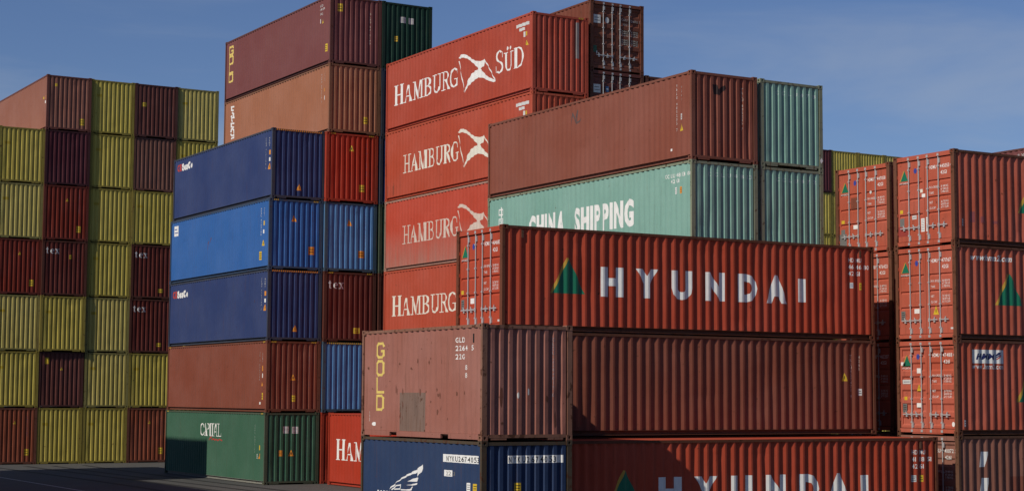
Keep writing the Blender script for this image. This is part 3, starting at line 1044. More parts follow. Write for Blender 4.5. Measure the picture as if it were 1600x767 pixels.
def door_print(c, num, code='42G1', logo=True, f='W'):
    """markings on a pair of container doors; flat paint on the leaf"""
    if logo:
        put(c, f, 'triangle_logo', tri(0.245, 0.555, 1.93, 2.23, 0.41), GRN)
        put(c, f, 'triangle_edge', quad((0.215, 1.93), (0.24, 1.93), (0.405, 2.225), (0.385, 2.24)), GOLDY)
        put(c, f, 'lettering', text('HYUNDAI', 0.21, 1.84, 0.055, 0.36), WHITE)
        put(c, f, 'round_sticker', ring(0.85, 2.185, 0.065, 0.08, 0.018, 0, 360, 16), BLU)
        put(c, f, 'round_sticker', disc(0.85, 2.185, 0.044, 14, 0.058), BLU)
    a, b = num.split(' ', 1)
    lines(c, f, 'serial_number', [(a, 1.43, 2.17, 0.105, 0.26, .01), (b, 1.84, 2.17, 0.105, 0.46, .01)], WHITE)
    put(c, f, 'size_code', text(code, 1.86, 1.99, 0.105, 0.24, .01), WHITE)
    for (w1, w2), v in ((('MAX GROSS', '30 480 KG'), 1.62), (('', '67 200 LB'), 1.54), (('TARE', '3 780 KG'), 1.46), (('NET', '26 700 KG'), 1.19), (('', '58 870 LB'), 1.11), (('CU CAP', '67.7 CUM'), 1.03)):
        if w1:
            put(c, f, 'weight_line', text(w1, 1.41, v, 0.065, 0.034 * len(w1) + .03), WHITE)
        put(c, f, 'weight_line', text(w2, 1.86, v, 0.06, 0.29), WHITE)

door_print(hy, 'HDMU 464680 1')
plate(hy, 'W', 0.20, 0.33, 0.98, 1.08, YEL)
plate(hy, 'W', 0.20, 0.36, 0.56, 0.84, GREYP, 4)
plate(hy, 'W', 0.70, 0.90, 0.72, 0.86, WHITE)
plate(hy, 'W', 2.12, 2.24, 0.22, 0.27, PALE)

# ---------------------------------------------------------------- right-hand stack
r0 = K('right', 0, 'dusty_brown', 'dusty brown container with two slanted white marks at the lower right edge', door=('W', 'rib'), var=2)
put(r0, 'S', 'slanted_mark', quad((0.78, 1.78), (1.00, 1.78), (1.14, 2.20), (0.84, 2.20)), WHITE)
put(r0, 'S', 'slanted_mark', quad((0.70, 0.75), (0.98, 0.75), (1.15, 1.48), (0.87, 1.48)), WHITE)
put(r0, 'S', 'repair_patch', rect(1.95, 3.4, 0.8, 1.50), C['russet'][0])
door_print(r0, 'MESU 410172 5', '4261', False)
r1 = K('right', 1, 'hmm_red', 'red container with white HMM panel, second from the ground at the right edge', door=('W', 'rib'), var=0)
door_print(r1, 'HDMU 474188 0', '4261')
put(r1, 'S', 'name_panel', rect(0.62, 1.82, 1.99, 2.37), WHITE)
vv, ff = lay([[(0.76 + (a - .76) + (b - 2.10) * .3, b) for a, b in p] for p in text('HMM', 0.74, 2.10, 0.17, 0.68, .03)], r1['F']['S'], r1['P']['S'], lift=0.003)
mk_obj('lettering', mk_mesh('hmm', vv, ff), NAVYP, r1['root'])
vv, ff = lay(quad((1.50, 2.20), (1.56, 2.20), (1.74, 2.31), (1.60, 2.30)) + quad((1.50, 2.15), (1.55, 2.15), (1.73, 2.25), (1.66, 2.25)), r1['F']['S'], r1['P']['S'], lift=0.003)
mk_obj('flag_emblem', mk_mesh('flag', vv, ff), NAVYP, r1['root'])
vv, ff = lay(quad((1.52, 2.10), (1.57, 2.10), (1.73, 2.21), (1.66, 2.21)), r1['F']['S'], r1['P']['S'], lift=0.003)
mk_obj('flag_emblem', mk_mesh('flag', vv, ff), REDP, r1['root'])
put(r1, 'S', 'lettering', text('www.hmm21.com', 0.61, 1.84, 0.14, 1.20, 0.025), WHITE)
put(r1, 'S', 'triangle_logo', tri(2.40, 3.45, 0.92, 1.90, 2.93), GRN)
put(r1, 'S', 'triangle_edge', quad((2.30, 0.92), (2.40, 0.92), (2.90, 1.85), (2.82, 1.91)), GOLDY)
plate(r1, 'S', 0.25, 0.33, 0.24, 0.42, WHITE, 2)
plate(r1, 'W', 0.16, 0.34, 1.94, 2.04, WHITE)
plate(r1, 'W', 0.80, 0.98, 1.72, 1.86, WHITE)
plate(r1, 'W', 0.22, 0.54, 1.42, 1.54, PALE, 1, NAVYP)
warn(r1, 'W', 0.88, 1.22, 0.17)
plate(r1, 'W', 0.28, 0.40, 0.96, 1.06, YEL)
plate(r1, 'W', 0.22, 0.38, 0.60, 0.86, GREYP, 4)
plate(r1, 'W', 0.78, 0.96, 0.76, 0.88, WHITE)
put(r1, 'W', 'round_sticker', disc(2.20, 0.30, 0.055, 12, 0.07), WHITE)
r2 = K('right', 2, 'hmm_red', 'red container lettered www.hmm21.com, second from the top at the right edge', door=('W', 'flat'), var=1)
door_print(r2, 'HDMU 471767 3')
put(r2, 'S', 'lettering', [[(a + (b - 2.24) * .25, b) for a, b in p] for p in text('www.hmm21.com', 0.60, 2.22, 0.17, 1.58, 0.03)], WHITE)
put(r2, 'S', 'triangle_logo', tri(1.62, 2.62, 0.98, 1.88, 2.12), GRN)
put(r2, 'S', 'triangle_edge', quad((1.53, 0.98), (1.62, 0.98), (2.09, 1.83), (2.03, 1.90)), GOLDY)
plate(r2, 'W', 0.20, 0.37, 0.58, 0.84, GREYP, 4)
plate(r2, 'W', 0.74, 0.94, 0.76, 0.89, WHITE)
warn(r2, 'W', 1.60, 0.70, 0.22)
plate(r2, 'W', 2.16, 2.28, 0.28, 0.33, PALE)
r3 = K('right', 3, 'hmm_red', 'red container with pasted white notices on its doors, topmost at the right edge', door=('W', 'flat'), var=0)
door_print(r3, 'HDMU 445053 0')
put(r3, 'S', 'triangle_logo', tri(2.56, 3.55, 0.98, 1.90, 3.06), GRN)
put(r3, 'S', 'triangle_edge', quad((2.47, 0.98), (2.56, 0.98), (3.03, 1.85), (2.97, 1.92)), GOLDY)
plate(r3, 'W', 1.06, 1.20, 0.42, 0.80, WHITE, 7, GREYP)
plate(r3, 'W', 1.26, 1.33, 0.42, 0.82, WHITE, 7, GREYP)
plate(r3, 'W', 0.70, 0.88, 0.80, 0.91, PALE, 1)
plate(r3, 'W', 1.10, 1.24, 1.40, 1.50, WHITE)
plate(r3, 'W', 1.04, 1.14, 1.54, 1.64, CREAM)
plate(r3, 'W', 0.21, 0.33, 1.00, 1.10, YEL)
put(r3, 'W', 'paint_touch_up', rect(0.20, 0.38, 0.62, 0.86), GREYP)
put(r3, 'W', 'paint_touch_up', rect(0.13, 0.30, 0.34, 0.62) + rect(0.30, 0.52, 0.34, 0.50), paint('primer_red', (0.30, 0.05, 0.04, 1), 0.4))
for u, h in ((0.62, 0.92), (1.02, 0.80), (1.5, 0.7)):
    put(r3, 'S', 'faint_marking', rect(u, u + 0.16, 0.62, h), decal('graffiti_violet', (0.30, 0.075, 0.075, 1), 0.6))
plate(r3, 'S', 0.30, 0.37, 0.50, 0.70, PALE, 2)
for k, lab in enumerate(('container door end low in the shaded gap left of the HMM container', 'shaded red container door in the gap right of the russet container', 'red container with doors half in shadow, just right of the upper HYUNDAI container', 'red container with plain grey patch low on its doors, left of the topmost right one')):
    rb = K('rightb', k, 'hmm_red' if k else 'dusty_brown', lab, door=('W', 'flat'), var=k % 3, dx=0.0 if k < 3 else 0.10, dy=0.0 if k < 3 else 0.15)
    door_print(rb, ('HDMU 410233 1', 'HDMU 462207 4', 'HDMU 476423 0', 'HDMU 447058 0')[k])
    if k == 3:
        plate(rb, 'W', 0.22, 0.36, 0.98, 1.08, YEL)
        plate(rb, 'W', 0.76, 0.96, 0.78, 0.90, WHITE)
        put(rb, 'W', 'repair_patch', rect(0.13, 0.45, 0.20, 0.66) + rect(0.20, 0.38, 0.66, 0.80), GREYP)
        put(rb, 'W', 'repair_patch', rect(0.66, 0.96, 1.40, 1.74), C['russet'][0])
        put(rb, 'W', 'round_sticker', disc(1.55, 1.84, 0.05, 10), PALE)

# ---------------------------------------------------------------- middle stack: brown over pale green
for k in range(3):
    K('mid', k, ('russet', 'sky_blue', 'mid_brown')[k], 'container low in the middle stack, hidden behind the red HYUNDAI container', group='hidden lower containers of the middle stack', full=False)
    K('midb', k, ('brick_brown', 'teal', 'yellow')[k], 'container low in the middle stack, hidden behind the red HYUNDAI container', group='hidden lower containers of the middle stack', full=False)
cs = K('mid', 3, 'teal', 'pale green container lettered CHINA SHIPPING in white, under the plain brown one', var=1)
put(cs, 'W', 'lettering', text('CHINA', 2.82, 0.95, 0.82, 2.30, 0.045, 0.22), WHITE)
put(cs, 'W', 'lettering', text('SHIPPING', 5.70, 0.98, 0.80, 3.42, 0.045, 0.2), WHITE)
zh = stroke([(0.80, 2.17), (1.06, 2.17), (1.06, 1.99), (0.80, 1.99), (0.80, 2.17)], 0.045) + rect(0.905, 0.955, 1.88, 2.26)
zh += stroke([(0.80, 1.84), (1.07, 1.84), (1.07, 1.52), (0.80, 1.52), (0.80, 1.84)], 0.04) + stroke([(0.86, 1.77), (1.01, 1.77)], 0.03) + stroke([(0.86, 1.69), (1.01, 1.69)], 0.03) + stroke([(0.86, 1.60), (1.01, 1.60)], 0.03) + stroke([(0.935, 1.77), (0.935, 1.60)], 0.03)
zh += rect(0.80, 1.06, 1.10, 1.16) + rect(0.82, 0.87, 0.80, 1.42) + rect(0.95, 1.06, 0.80, 1.42)
put(cs, 'W', 'characters', zh, WHITE)
spaced(cs, 'W', 'serial_number', 'CCLU 481308', 10.80, 2.20, 0.115, 0.09, WHITE, 0.015)
spaced(cs, 'W', 'size_code', '42G1', 11.12, 2.03, 0.115, 0.09, WHITE, 0.015)
plate(cs, 'W', 11.30, 11.42, 1.70, 1.90, WHITE, 3)
plate(cs, 'W', 11.54, 11.66, 1.70, 1.90, ORA, 3)
FAINT = decal('faint_white', (0.50, 0.60, 0.57, 1), 0.5)
spaced(cs, 'S', 'serial_number', 'CCLU 481308 8', 0.58, 2.20, 0.12, 0.10, FAINT)
tb = K('mid', 4, 'mid_brown', 'large plain brown container topping the middle stack above CHINA SHIPPING', var=0)
serial_down(tb, 'W', 'TRLU 405255 7', 11.44, 2.31, 0.085, 0.115, WHITE, 0.7)
put(tb, 'W', 'size_code', vtext('4261', 11.67, 2.26, 0.085, 0.125), WHITE)
plate(tb, 'W', 11.60, 11.70, 1.24, 1.42, PALE, 2)
warn(tb, 'W', 11.66, 0.90, 0.20)
plate(tb, 'W', 11.09, 11.20, 0.35, 0.42, WHITE)
serial_down(tb, 'S', 'TRLU 405255 7', 1.90, 2.28, 0.085, 0.105, PINK, 0.7)
put(tb, 'S', 'dark_smear', earclip([(0.78, 2.28), (0.95, 2.30), (1.0, 2.16), (1.24, 2.30), (1.28, 2.2), (1.05, 1.98), (0.82, 2.02)]), paint('soot', (0.035, 0.020, 0.020, 1), 0.1))
tw = decal('graffiti_grey', (0.10, 0.065, 0.06, 1), 0.5)
put(tb, 'W', 'graffiti', stroke([(5.5, 1.9), (5.6, 2.25), (5.75, 1.95), (5.9, 2.3), (5.85, 1.9), (6.1, 2.0)], 0.05), tw)
for lev, lab, nm in ((3, 'pale green container end right of CHINA SHIPPING, lower of the two', 'CCLU 472101 1'), (4, 'pale green container end beside the plain brown container, upper of two', 'CCLU 478108 1')):
    t = K('midb', lev, 'teal', lab, var=(lev + 1) % 3)
    spaced(t, 'S', 'serial_number', nm, 0.58, 2.22, 0.12, 0.10, FAINT)
    if lev == 4:
        put(t, 'S', 'sticker', [[(2.36, 0.22), (2.43, 0.30), (2.38, 0.40), (2.31, 0.32)]], WHITE, 0.004)

# ---------------------------------------------------------------- stack with the bird logo
BIRD = [(6.46, 2.15), (6.59, 2.26), (6.9, 2.24), (7.2, 2.13), (7.51, 1.95), (7.82, 1.82), (8.17, 1.75), (8.43, 1.74), (8.51, 1.79), (8.56, 1.71), (8.47, 1.5), (8.2, 1.46), (8.52, 1.22), (8.82, 1.03), (9.3, 0.86), (9.4, 0.78), (9.26, 0.76), (8.82, 0.89), (8.42, 1.06), (8.03, 1.13), (7.63, 1.04), (7.32, 0.94), (7.07, 0.82), (6.98, 0.66), (7.04, 0.89), (7.22, 1.13), (7.47, 1.34), (7.77, 1.43), (8.07, 1.46), (7.87, 1.6), (7.56, 1.8), (7.21, 2.0), (6.79, 2.12), (6.54, 2.11)]
def hamburg(c, mat, big=True, off=0.0):
    """serif name and bird emblem; the two versions differ in where the name starts"""
    b0, b1, top = 1.04, 1.80, 1.89
    if big:
        L_ = [('H', 0.74, 1.66, top), ('A', 1.68, 2.42, 1.76), ('M', 2.50, 3.42, b1), ('B', 3.44, 4.16, b1), ('U', 4.24, 4.99, b1), ('R', 5.03, 5.72, b1), ('G', 5.70, 6.40, b1 + .02)]
    else:
        L_ = [('H', 1.68, 2.36, b1), ('A', 2.38, 3.00, b1 - .04), ('M', 3.06, 3.84, b1), ('B', 3.90, 4.50, b1), ('U', 4.56, 5.20, b1), ('R', 5.24, 5.86, b1), ('G', 5.88, 6.50, b1 + .02)]
    for ch, u0, u1, v1 in L_:
        put(c, 'W', 'letter', fit(serif(ch), u0 + off, u1 + off, b0, v1), mat)
    put(c, 'W', 'bird_logo', earclip(BIRD), mat)
    put(c, 'W', 'logo_outline', stroke([(6.49, 2.0), (6.70, 1.42), (6.94, 0.75)], 0.045) + stroke([(8.58, 1.71), (8.95, 1.32), (9.35, 0.85)], 0.045), mat)
    for ch, u0, u1, v1 in (('S', 9.42, 9.99, 1.92), ('U', 10.06, 10.72, 1.74), ('D', 10.76, 11.53, 1.80)):
        put(c, 'W', 'letter', fit(serif(ch), u0, u1, 1.02, v1), mat)
    put(c, 'W', 'umlaut', disc(10.30, 1.88, 0.085, 12, 0.075) + disc(10.52, 1.88, 0.085, 12, 0.075), mat)
    put(c, 'W', 'serial_plate', rect(10.96, 11.88, 2.52, 2.64) + rect(11.20, 11.56, 2.36, 2.47), PALE)
    plate(c, 'W', 11.50, 11.60, 2.10, 2.30, PALE)
    plate(c, 'W', 11.68, 11.77, 2.12, 2.28, YEL)
    warn(c, 'W', 11.74, 1.76, 0.18)
for k in range(2):
    K('bird', k, 'bird_red', 'red container low in the bird-logo stack, hidden behind nearer stacks', group='hidden lower containers of the bird-logo stack', dx=0.22, full=False)
hb2 = K('bird', 2, 'bird_orange', 'bright orange-red HAMBURG container just above the pale brown GOLD container', var=0)
hamburg(hb2, CREAM, True)
hb3 = K('bird', 3, 'bird_faded', 'red HAMBURG container bleached pinkish grey along its lower half', var=2)
hamburg(hb3, PINK, False)
hb4 = K('bird', 4, 'bird_orange', 'orange-red HAMBURG container second from the top of the bird-logo stack', var=1)
hamburg(hb4, CREAM, False)
hb5 = K('bird', 5, 'bird_red', 'red HAMBURG SÜD container topping the bird-logo stack, whole name visible', var=0)
hamburg(hb5, WHITE, True)
put(hb5, 'S', 'serial_plate', rect(1.90, 2.03, 1.38, 2.74), decal('grey_plate', (0.20, 0.17, 0.17, 1), 0.3))
corner_marks(hb5, 'S', YEL, ('r',))
rs = random.Random(3)
for k in range(5):
    u = 0.25 + k * 0.2 + rs.uniform(-.05, .05)
    put(hb4, 'W', 'rust_run', earclip([(u, 0.62 + rs.uniform(0, .2)), (u + .05, .6), (u + .04, 0.2), (u + .01, .2)]), MATS['rust_scab'])
for u in (9.0, 9.35):
    put(hb3, 'W', 'dark_streak', earclip([(u, 2.80), (u + .16, 2.80), (u + .12, 1.95), (u + .04, 1.90)]), paint('streak_dark', (0.20, 0.040, 0.030, 1), 0.3))

# ---------------------------------------------------------------- door ends right of the bird stack
for k in range(5):
    K('doors', k, 'door_brown', 'brown container low in the door-end stack, hidden behind the middle stack', group='hidden containers of the door-end stack', full=False)
for lev, colr, lab in ((5, 'door_maroon', 'dark maroon container door end, second from top, mostly hidden by the brown container'), (6, 'door_brown', 'rusty brown container with white locking rods on its doors, highest right of HAMBURG SÜD')):
    d = K('doors', lev, colr, lab, door=('S', 'rib'), var=1)
    lines(d, 'S', 'serial_number', [('CARU' if lev == 6 else 'TRIU', 1.44, 1.98, 0.10, 0.28), ('514176 5', 1.86, 1.96, 0.10, 0.44), ('42G1', 1.50, 1.80, 0.09, 0.2)], GHOST)
    for v in (1.56, 1.48, 1.40, 1.22, 1.14, 1.06):
        lines(d, 'S', 'weight_line', [('30 480 KG', 1.44, v, 0.06, 0.3), ('67 200 LB', 1.88, v, 0.06, 0.3)], CREAM)
    plate(d, 'S', 0.18, 0.49, 1.78, 2.10, PALE, 2, GREYP)
    if lev == 6:
        put(d, 'S', 'round_sticker', disc(0.79, 1.93, 0.085, 14, 0.12), PALE)
    else:
        plate(d, 'S', 0.72, 0.86, 1.84, 2.06, decal('blue_sticker', (0.05, 0.12, 0.25, 1), .2), 1, PALE)
        plate(d, 'S', 0.18, 0.50, 1.38, 1.58, GREENP, 1, PALE)
    plate(d, 'S', 0.14, 0.32, 0.66, 0.92, GREENP)
    plate(d, 'S', 0.30, 0.34, 0.62, 0.72, WHITE)
for k in range(6):
    K('doorsb', k, 'door_maroon', 'dark brown container peeking over the brown one right of the door ends' if k == 5 else 'container right of the door-end stack, hidden behind the brown container', group=None if k == 5 else 'hidden containers beside the door-end stack', full=(k == 5))

# ---------------------------------------------------------------- ground container with HAM visible
hm = K('ham', 0, 'flame_red', 'bright red container on the ground with only HAM showing, beside the green container', var=1)
hamburg(hm, WHITE, True)

# ---------------------------------------------------------------- blue, brown and green stack
def side_marks(c, u, v0, col2, s='TGHU 8263190'):
    put(c, 'W', 'serial_number', vtext(s, u, v0, 0.075, 0.102, 0.9), PALE)
cg = K('blue', 0, 'bottle_green', 'bottle green CAPITAL container on the ground at left, corner in shadow', var=0, dx=-0.06, dy=-0.05)
us = (4.63, 5.10, 5.44, 5.72, 5.98, 6.30, 6.72, 7.20)
for i, ch in enumerate('CAPITAL'):
    put(cg, 'W', 'letter', fit(serif(ch), us[i], us[i + 1] + 0.03, 1.86, 2.42), WHITE)
put(cg, 'W', 'script_lettering', stroke([(5.7, 1.70), (5.9, 1.78), (6.05, 1.85), (6.1, 1.70), (6.3, 1.76), (6.45, 1.70), (6.6, 1.75), (6.8, 1.69), (7.0, 1.74), (7.3, 1.70)], 0.055), REDP)
side_marks(cg, 11.05, 2.45, 0, 'CLHU 8631190')
side_marks(cg, 11.38, 2.0, 0, '45G1')
plate(cg, 'W', 11.54, 11.64, 1.40, 1.60, YEL)
warn(cg, 'W', 11.60, 1.05, 0.2, ORA)
plate(cg, 'W', 11.30, 11.42, 1.04, 1.24, WHITE, 2)
corner_marks(cg, 'W')
for o in cg['root'].children:
    if o.name.startswith('bottom_side_rail'):
        o.material_slots[0].material = paint('pale_rail_paint', (0.20, 0.20, 0.175, 1), 0.5)
plate(cg, 'S', 0.83, 1.10, 2.10, 2.38, PALE, 4, GREYP)
plate(cg, 'S', 1.22, 1.50, 2.09, 2.37, PALE, 4, GREYP)
plate(cg, 'S', 0.66, 0.80, 1.16, 1.40, ORA, 3)
warn(cg, 'S', 1.20, 1.16, 0.22, ORA)
serial_down(cg, 'S', 'CLHU 8631190', 1.92, 2.5, 0.085, 0.12, decal('dark_print', (0.06, 0.08, 0.075, 1)), 0.7)

bb = K('blue', 1, 'brick_brown', 'plain brick-brown container directly on the green CAPITAL container', var=1)
side_marks(bb, 11.42, 2.48, 0, 'TRLU 8263190')
side_marks(bb, 11.72, 2.46, 0, '45G1')
plate(bb, 'W', 11.64, 11.76, 1.70, 1.92, ORA)
plate(bb, 'W', 11.66, 11.76, 1.42, 1.60, WHITE)
warn(bb, 'W', 11.66, 1.08, 0.22, ORA)
plate(bb, 'W', 11.66, 11.78, 0.52, 0.80, YEL, 2)
plate(bb, 'W', 11.42, 11.52, 0.32, 0.42, WHITE)
corner_marks(bb, 'W')
corner_marks(bb, 'S')
warn(bb, 'S', 1.20, 1.32, 0.22, ORA)
plate(bb, 'S', 1.16, 1.30, 0.44, 0.70, YEL, 2)
DP = decal('violet_print', (0.10, 0.06, 0.10, 1))
serial_down(bb, 'S', 'TRLU 8263190', 1.94, 2.45, 0.085, 0.12, DP, 0.7)

def seaco(c, v):
    put(c, 'W', 'lettering', text('GE', 0.50, v, 0.31, 0.55, 0.05), REDP)
    put(c, 'W', 'lettering', text('SeaCo', 1.12, v, 0.31, 1.42, 0.07), WHITE)
    side_marks(c, 11.47, 2.62, 0, 'SEGU 4163190 2')
    side_marks(c, 11.80, 2.60, 0, '45G1')
    plate(c, 'W', 11.78, 11.90, 1.86, 2.05, ORA)
    plate(c, 'W', 11.78, 11.88, 1.58, 1.74, WHITE)
    warn(c, 'W', 11.82, 1.24, 0.24, ORA)
    hazard(c)
    warn(c, 'S', 1.24, 0.38, 0.24, ORA)
    serial_down(c, 'S', 'SEGU 4163190', 1.96, 2.5, 0.085, 0.12, DP, 0.7)
s2 = K('blue', 2, 'seaco_navy', 'navy GE SeaCo container between the bright blue and the brick-brown one', var=2, dx=0.0)
seaco(s2, 2.26)
bl = K('blue', 3, 'sky_blue', 'bright blue container between two navy ones, long side showing', var=0, dx=0.0)
plate(bl, 'W', 0.50, 0.98, 2.22, 2.70, WHITE, 2, BLU)
side_marks(bl, 11.25, 2.62, 0, 'APZU 4163190')
side_marks(bl, 11.56, 2.62, 0, '45G1')
plate(bl, 'W', 11.52, 11.62, 1.86, 2.05, YEL)
plate(bl, 'W', 11.50, 11.58, 1.52, 1.68, WHITE)
warn(bl, 'W', 11.52, 1.0, 0.22, YEL)
plate(bl, 'W', 11.14, 11.36, 0.42, 0.78, YEL, 3)
warn(bl, 'S', 1.13, 2.02, 0.24, ORA)
plate(bl, 'S', 1.82, 2.08, 0.66, 1.00, ORA, 2)
serial_down(bl, 'S', 'APZU 4163190', 1.96, 2.5, 0.085, 0.12, DP, 0.7)
corner_marks(bl, 'S')
for u in (4.9, 5.0, 5.3):
    put(bl, 'W', 'scrape', stroke([(u, 1.2 + (u - 4.9)), (u + .08, 1.6 + (u - 4.9) * .5)], 0.03), MATS['rust_scab'])
s4 = K('blue', 4, 'seaco_navy', 'navy GE SeaCo container topping the front left stack, nearest its upper corner', var=1, dx=0.09, dy=0.0)
seaco(s4, 2.36)

# ---------------------------------------------------------------- tall stack behind it
K('tall', 0, 'flame_red', 'red container end seen as a sliver between green CAPITAL and the HAM container', full=True, dx=0.08, dy=0.42)
t1 = K('tall', 1, 'pale_blue', 'blue container end under the lone tex container, above the HAM container', var=2, dx=0.10, dy=0.40)
hazard(t1, 'S', YEL)
t2 = K('tall', 2, 'tex_maroon', 'maroon container end marked tex beside the navy SeaCo container', var=0, dx=0.10, dy=0.38)
def tex(c, u=0.20, v=2.24, h=0.27):
    for ch, a, b in (('t', 0, .17), ('e', .25, .47), ('x', .50, .74)):
        put(c, 'S', 'letter', fit(serif(ch), u + a, u + b, v, v + h), WHITE)
tex(t2)
plate(t2, 'S', 1.40, 1.68, 0.36, 0.60, YEL, 2)
serial_down(t2, 'S', 'TEXU 8163190', 1.80, 2.4, 0.085, 0.12, DP, 0.7)
corner_marks(t2, 'S')
t3 = K('tall', 3, 'pale_blue', 'light blue container end under the bright red end, beside the bright blue container', var=1, dx=0.10, dy=0.37)
warn(t3, 'S', 1.15, 1.96, 0.24, ORA)
plate(t3, 'S', 1.60, 1.88, 0.62, 0.92, ORA, 2)
serial_down(t3, 'S', 'APZU 4120015', 1.90, 2.45, 0.085, 0.12, DP, 0.7)
t4 = K('tall', 4, 'flame_red', 'bright red container end with yellow stickers, under the orange-tan container', var=0, dx=0.10, dy=0.34)
warn(t4, 'S', 1.19, 2.20, 0.22, YEL)
plate(t4, 'S', 1.58, 1.84, 0.48, 0.78, YEL, 2)
serial_down(t4, 'S', 'TRLU 7163190', 1.90, 2.55, 0.085, 0.12, DP, 0.7)
corner_marks(t4, 'S')
t5 = K('tall', 5, 'orange_tan', 'orange-tan container with white characters down its far left end', var=2, dx=0.19, dy=0.32)
LET = [[(1.13, 2.61), (0.86, 2.63), (0.87, 2.47), (1.10, 2.44)], [(0.92, 2.33), (1.03, 2.35), (1.13, 2.27), (1.14, 2.16)], [(1.03, 2.30), (0.98, 2.22), (0.85, 2.17)], [(1.20, 2.08), (0.89, 2.10), (0.90, 1.96), (1.05, 1.91)], [(1.17, 1.80), (0.86, 1.83), (0.87, 1.67), (1.15, 1.62)], [(0.85, 1.44), (0.88, 1.55), (1.07, 1.56), (1.18, 1.46), (1.18, 1.34)], [(0.85, 1.30), (0.97, 1.19), (1.19, 1.25), (1.19, 1.11), (0.90, 1.10)]]
for st in LET:
    put(t5, 'W', 'character', stroke([(a + .04, b) for a, b in st], 0.075), WHITE)
side_marks(t5, 11.30, 2.60, 0, 'TGHU 826319 0')
side_marks(t5, 11.62, 2.62, 0, '45G1')
plate(t5, 'W', 11.58, 11.68, 1.80, 1.95, ORA)
plate(t5, 'W', 11.58, 11.68, 1.44, 1.62, WHITE)
plate(t5, 'S', 1.64, 1.86, 0.46, 0.76, YEL, 2)
serial_down(t5, 'S', 'TGHU 8263190', 1.86, 2.45, 0.085, 0.12, DP, 0.7)
t6 = K('tall', 6, 'plum_brown', 'plum-brown container with small yellow GOLD lettering, highest at upper left', var=1, dx=0.19, dy=0.32)
for i, ch in enumerate('GOLD'):
    vv = (2.26, 1.80, 1.36, 0.93)[i]
    put(t6, 'W', 'lettering', [[(0.52 + a, vv + b) for a, b in p] for p in gold_glyph(ch, 0.42, 0.36, 0.09)], YLET)
lines(t6, 'W', 'serial_number', [('GLD', 11.02, 2.58, 0.10, 0.32), ('U40131', 11.02, 2.42, 0.10, 0.5), ('45G', 11.02, 2.22, 0.10, 0.3)], PALE)
plate(t6, 'W', 11.08, 11.18, 1.86, 2.05, WHITE)
warn(t6, 'W', 11.36, 1.84, 0.2, YEL)
plate(t6, 'W', 11.60, 11.84, 0.54, 0.88, YEL, 3)
plate(t6, 'S', 0.34, 0.58, 2.26, 2.60, YEL, 2)
serial_down(t6, 'S', 'GLDU 4013190', 1.90, 2.35, 0.085, 0.12, PINK, 0.7)
TB = [('mid_brown', 'container in the third row of the tall stack, hidden behind the HAMBURG containers'), ('mid_brown', 'container in the third row of the tall stack, hidden behind the HAMBURG containers'),
      ('tex_maroon', 'dark brown container sliver right of the lone tex container'), ('bottle_green', 'green container sliver between the light blue end and the faded HAMBURG container'),
      ('seaco_navy', 'navy container sliver right of the bright red container end'), ('seaco_navy', 'navy container sliver right of the orange-tan container end'),
      ('deep_green', 'dark green container end with two white labels, beside the plum-brown container')]
for k, (c_, lab) in enumerate(TB):
    t = K('tallb', k, c_, lab, group='hidden containers of the tall stack' if k < 2 else None, full=k > 1, var=k % 3, dx=0.0 if k > 4 else -0.04)
    if k == 6:
        plate(t, 'S', 0.90, 1.16, 2.10, 2.36, PALE, 4, GREYP)
        plate(t, 'S', 1.28, 1.52, 2.08, 2.34, PALE, 4, GREYP)
        plate(t, 'S', 0.62, 0.76, 1.24, 1.48, YEL, 2)
        serial_down(t, 'S', 'CLHU 8631190', 1.96, 2.45, 0.085, 0.12, decal('dark_print', (0.06, 0.08, 0.075, 1)), 0.7)

# ---------------------------------------------------------------- far wall of stacked ends on the left
FAR = {  # column: colours from the ground up
    'far0': ['far_russet', 'yellow', 'pale_yellow', 'far_red', 'pale_yellow', 'yellow'],
    'far1': ['yellow', 'far_maroon', 'yellow', 'tex_maroon', 'far_red', 'far_purple', 'salmon'],
    'far2': ['yellow', 'pale_yellow', 'pale_yellow', 'yellow', 'yellow', 'yellow', 'yellow'],
    'far3': ['far_russet', 'yellow', 'tex_maroon', 'tex_maroon', 'yellow', 'far_rose', 'far_maroon'],
    'far4': ['yellow', 'far_maroon', 'yellow', 'yellow', 'yellow', 'yellow', 'pale_yellow'],
}
CW = {'far_russet': 'russet', 'yellow': 'yellow', 'pale_yellow': 'pale yellow', 'far_red': 'dark red', 'far_maroon': 'maroon', 'tex_maroon': 'maroon tex', 'far_purple': 'dark purple', 'salmon': 'salmon-brown', 'far_rose': 'dusty rose-brown'}
ROW = ['bottom row', 'second row from the ground', 'third row from the ground', 'fourth row from the ground', 'fifth row from the ground', 'second row from the top', 'top row']
CN = ['first', 'second', 'third', 'fourth', 'fifth']
rj = random.Random(21)
OFFY = {'far0': -0.02, 'far1': -0.10, 'far2': 0.0, 'far3': 0.0, 'far4': 0.03}
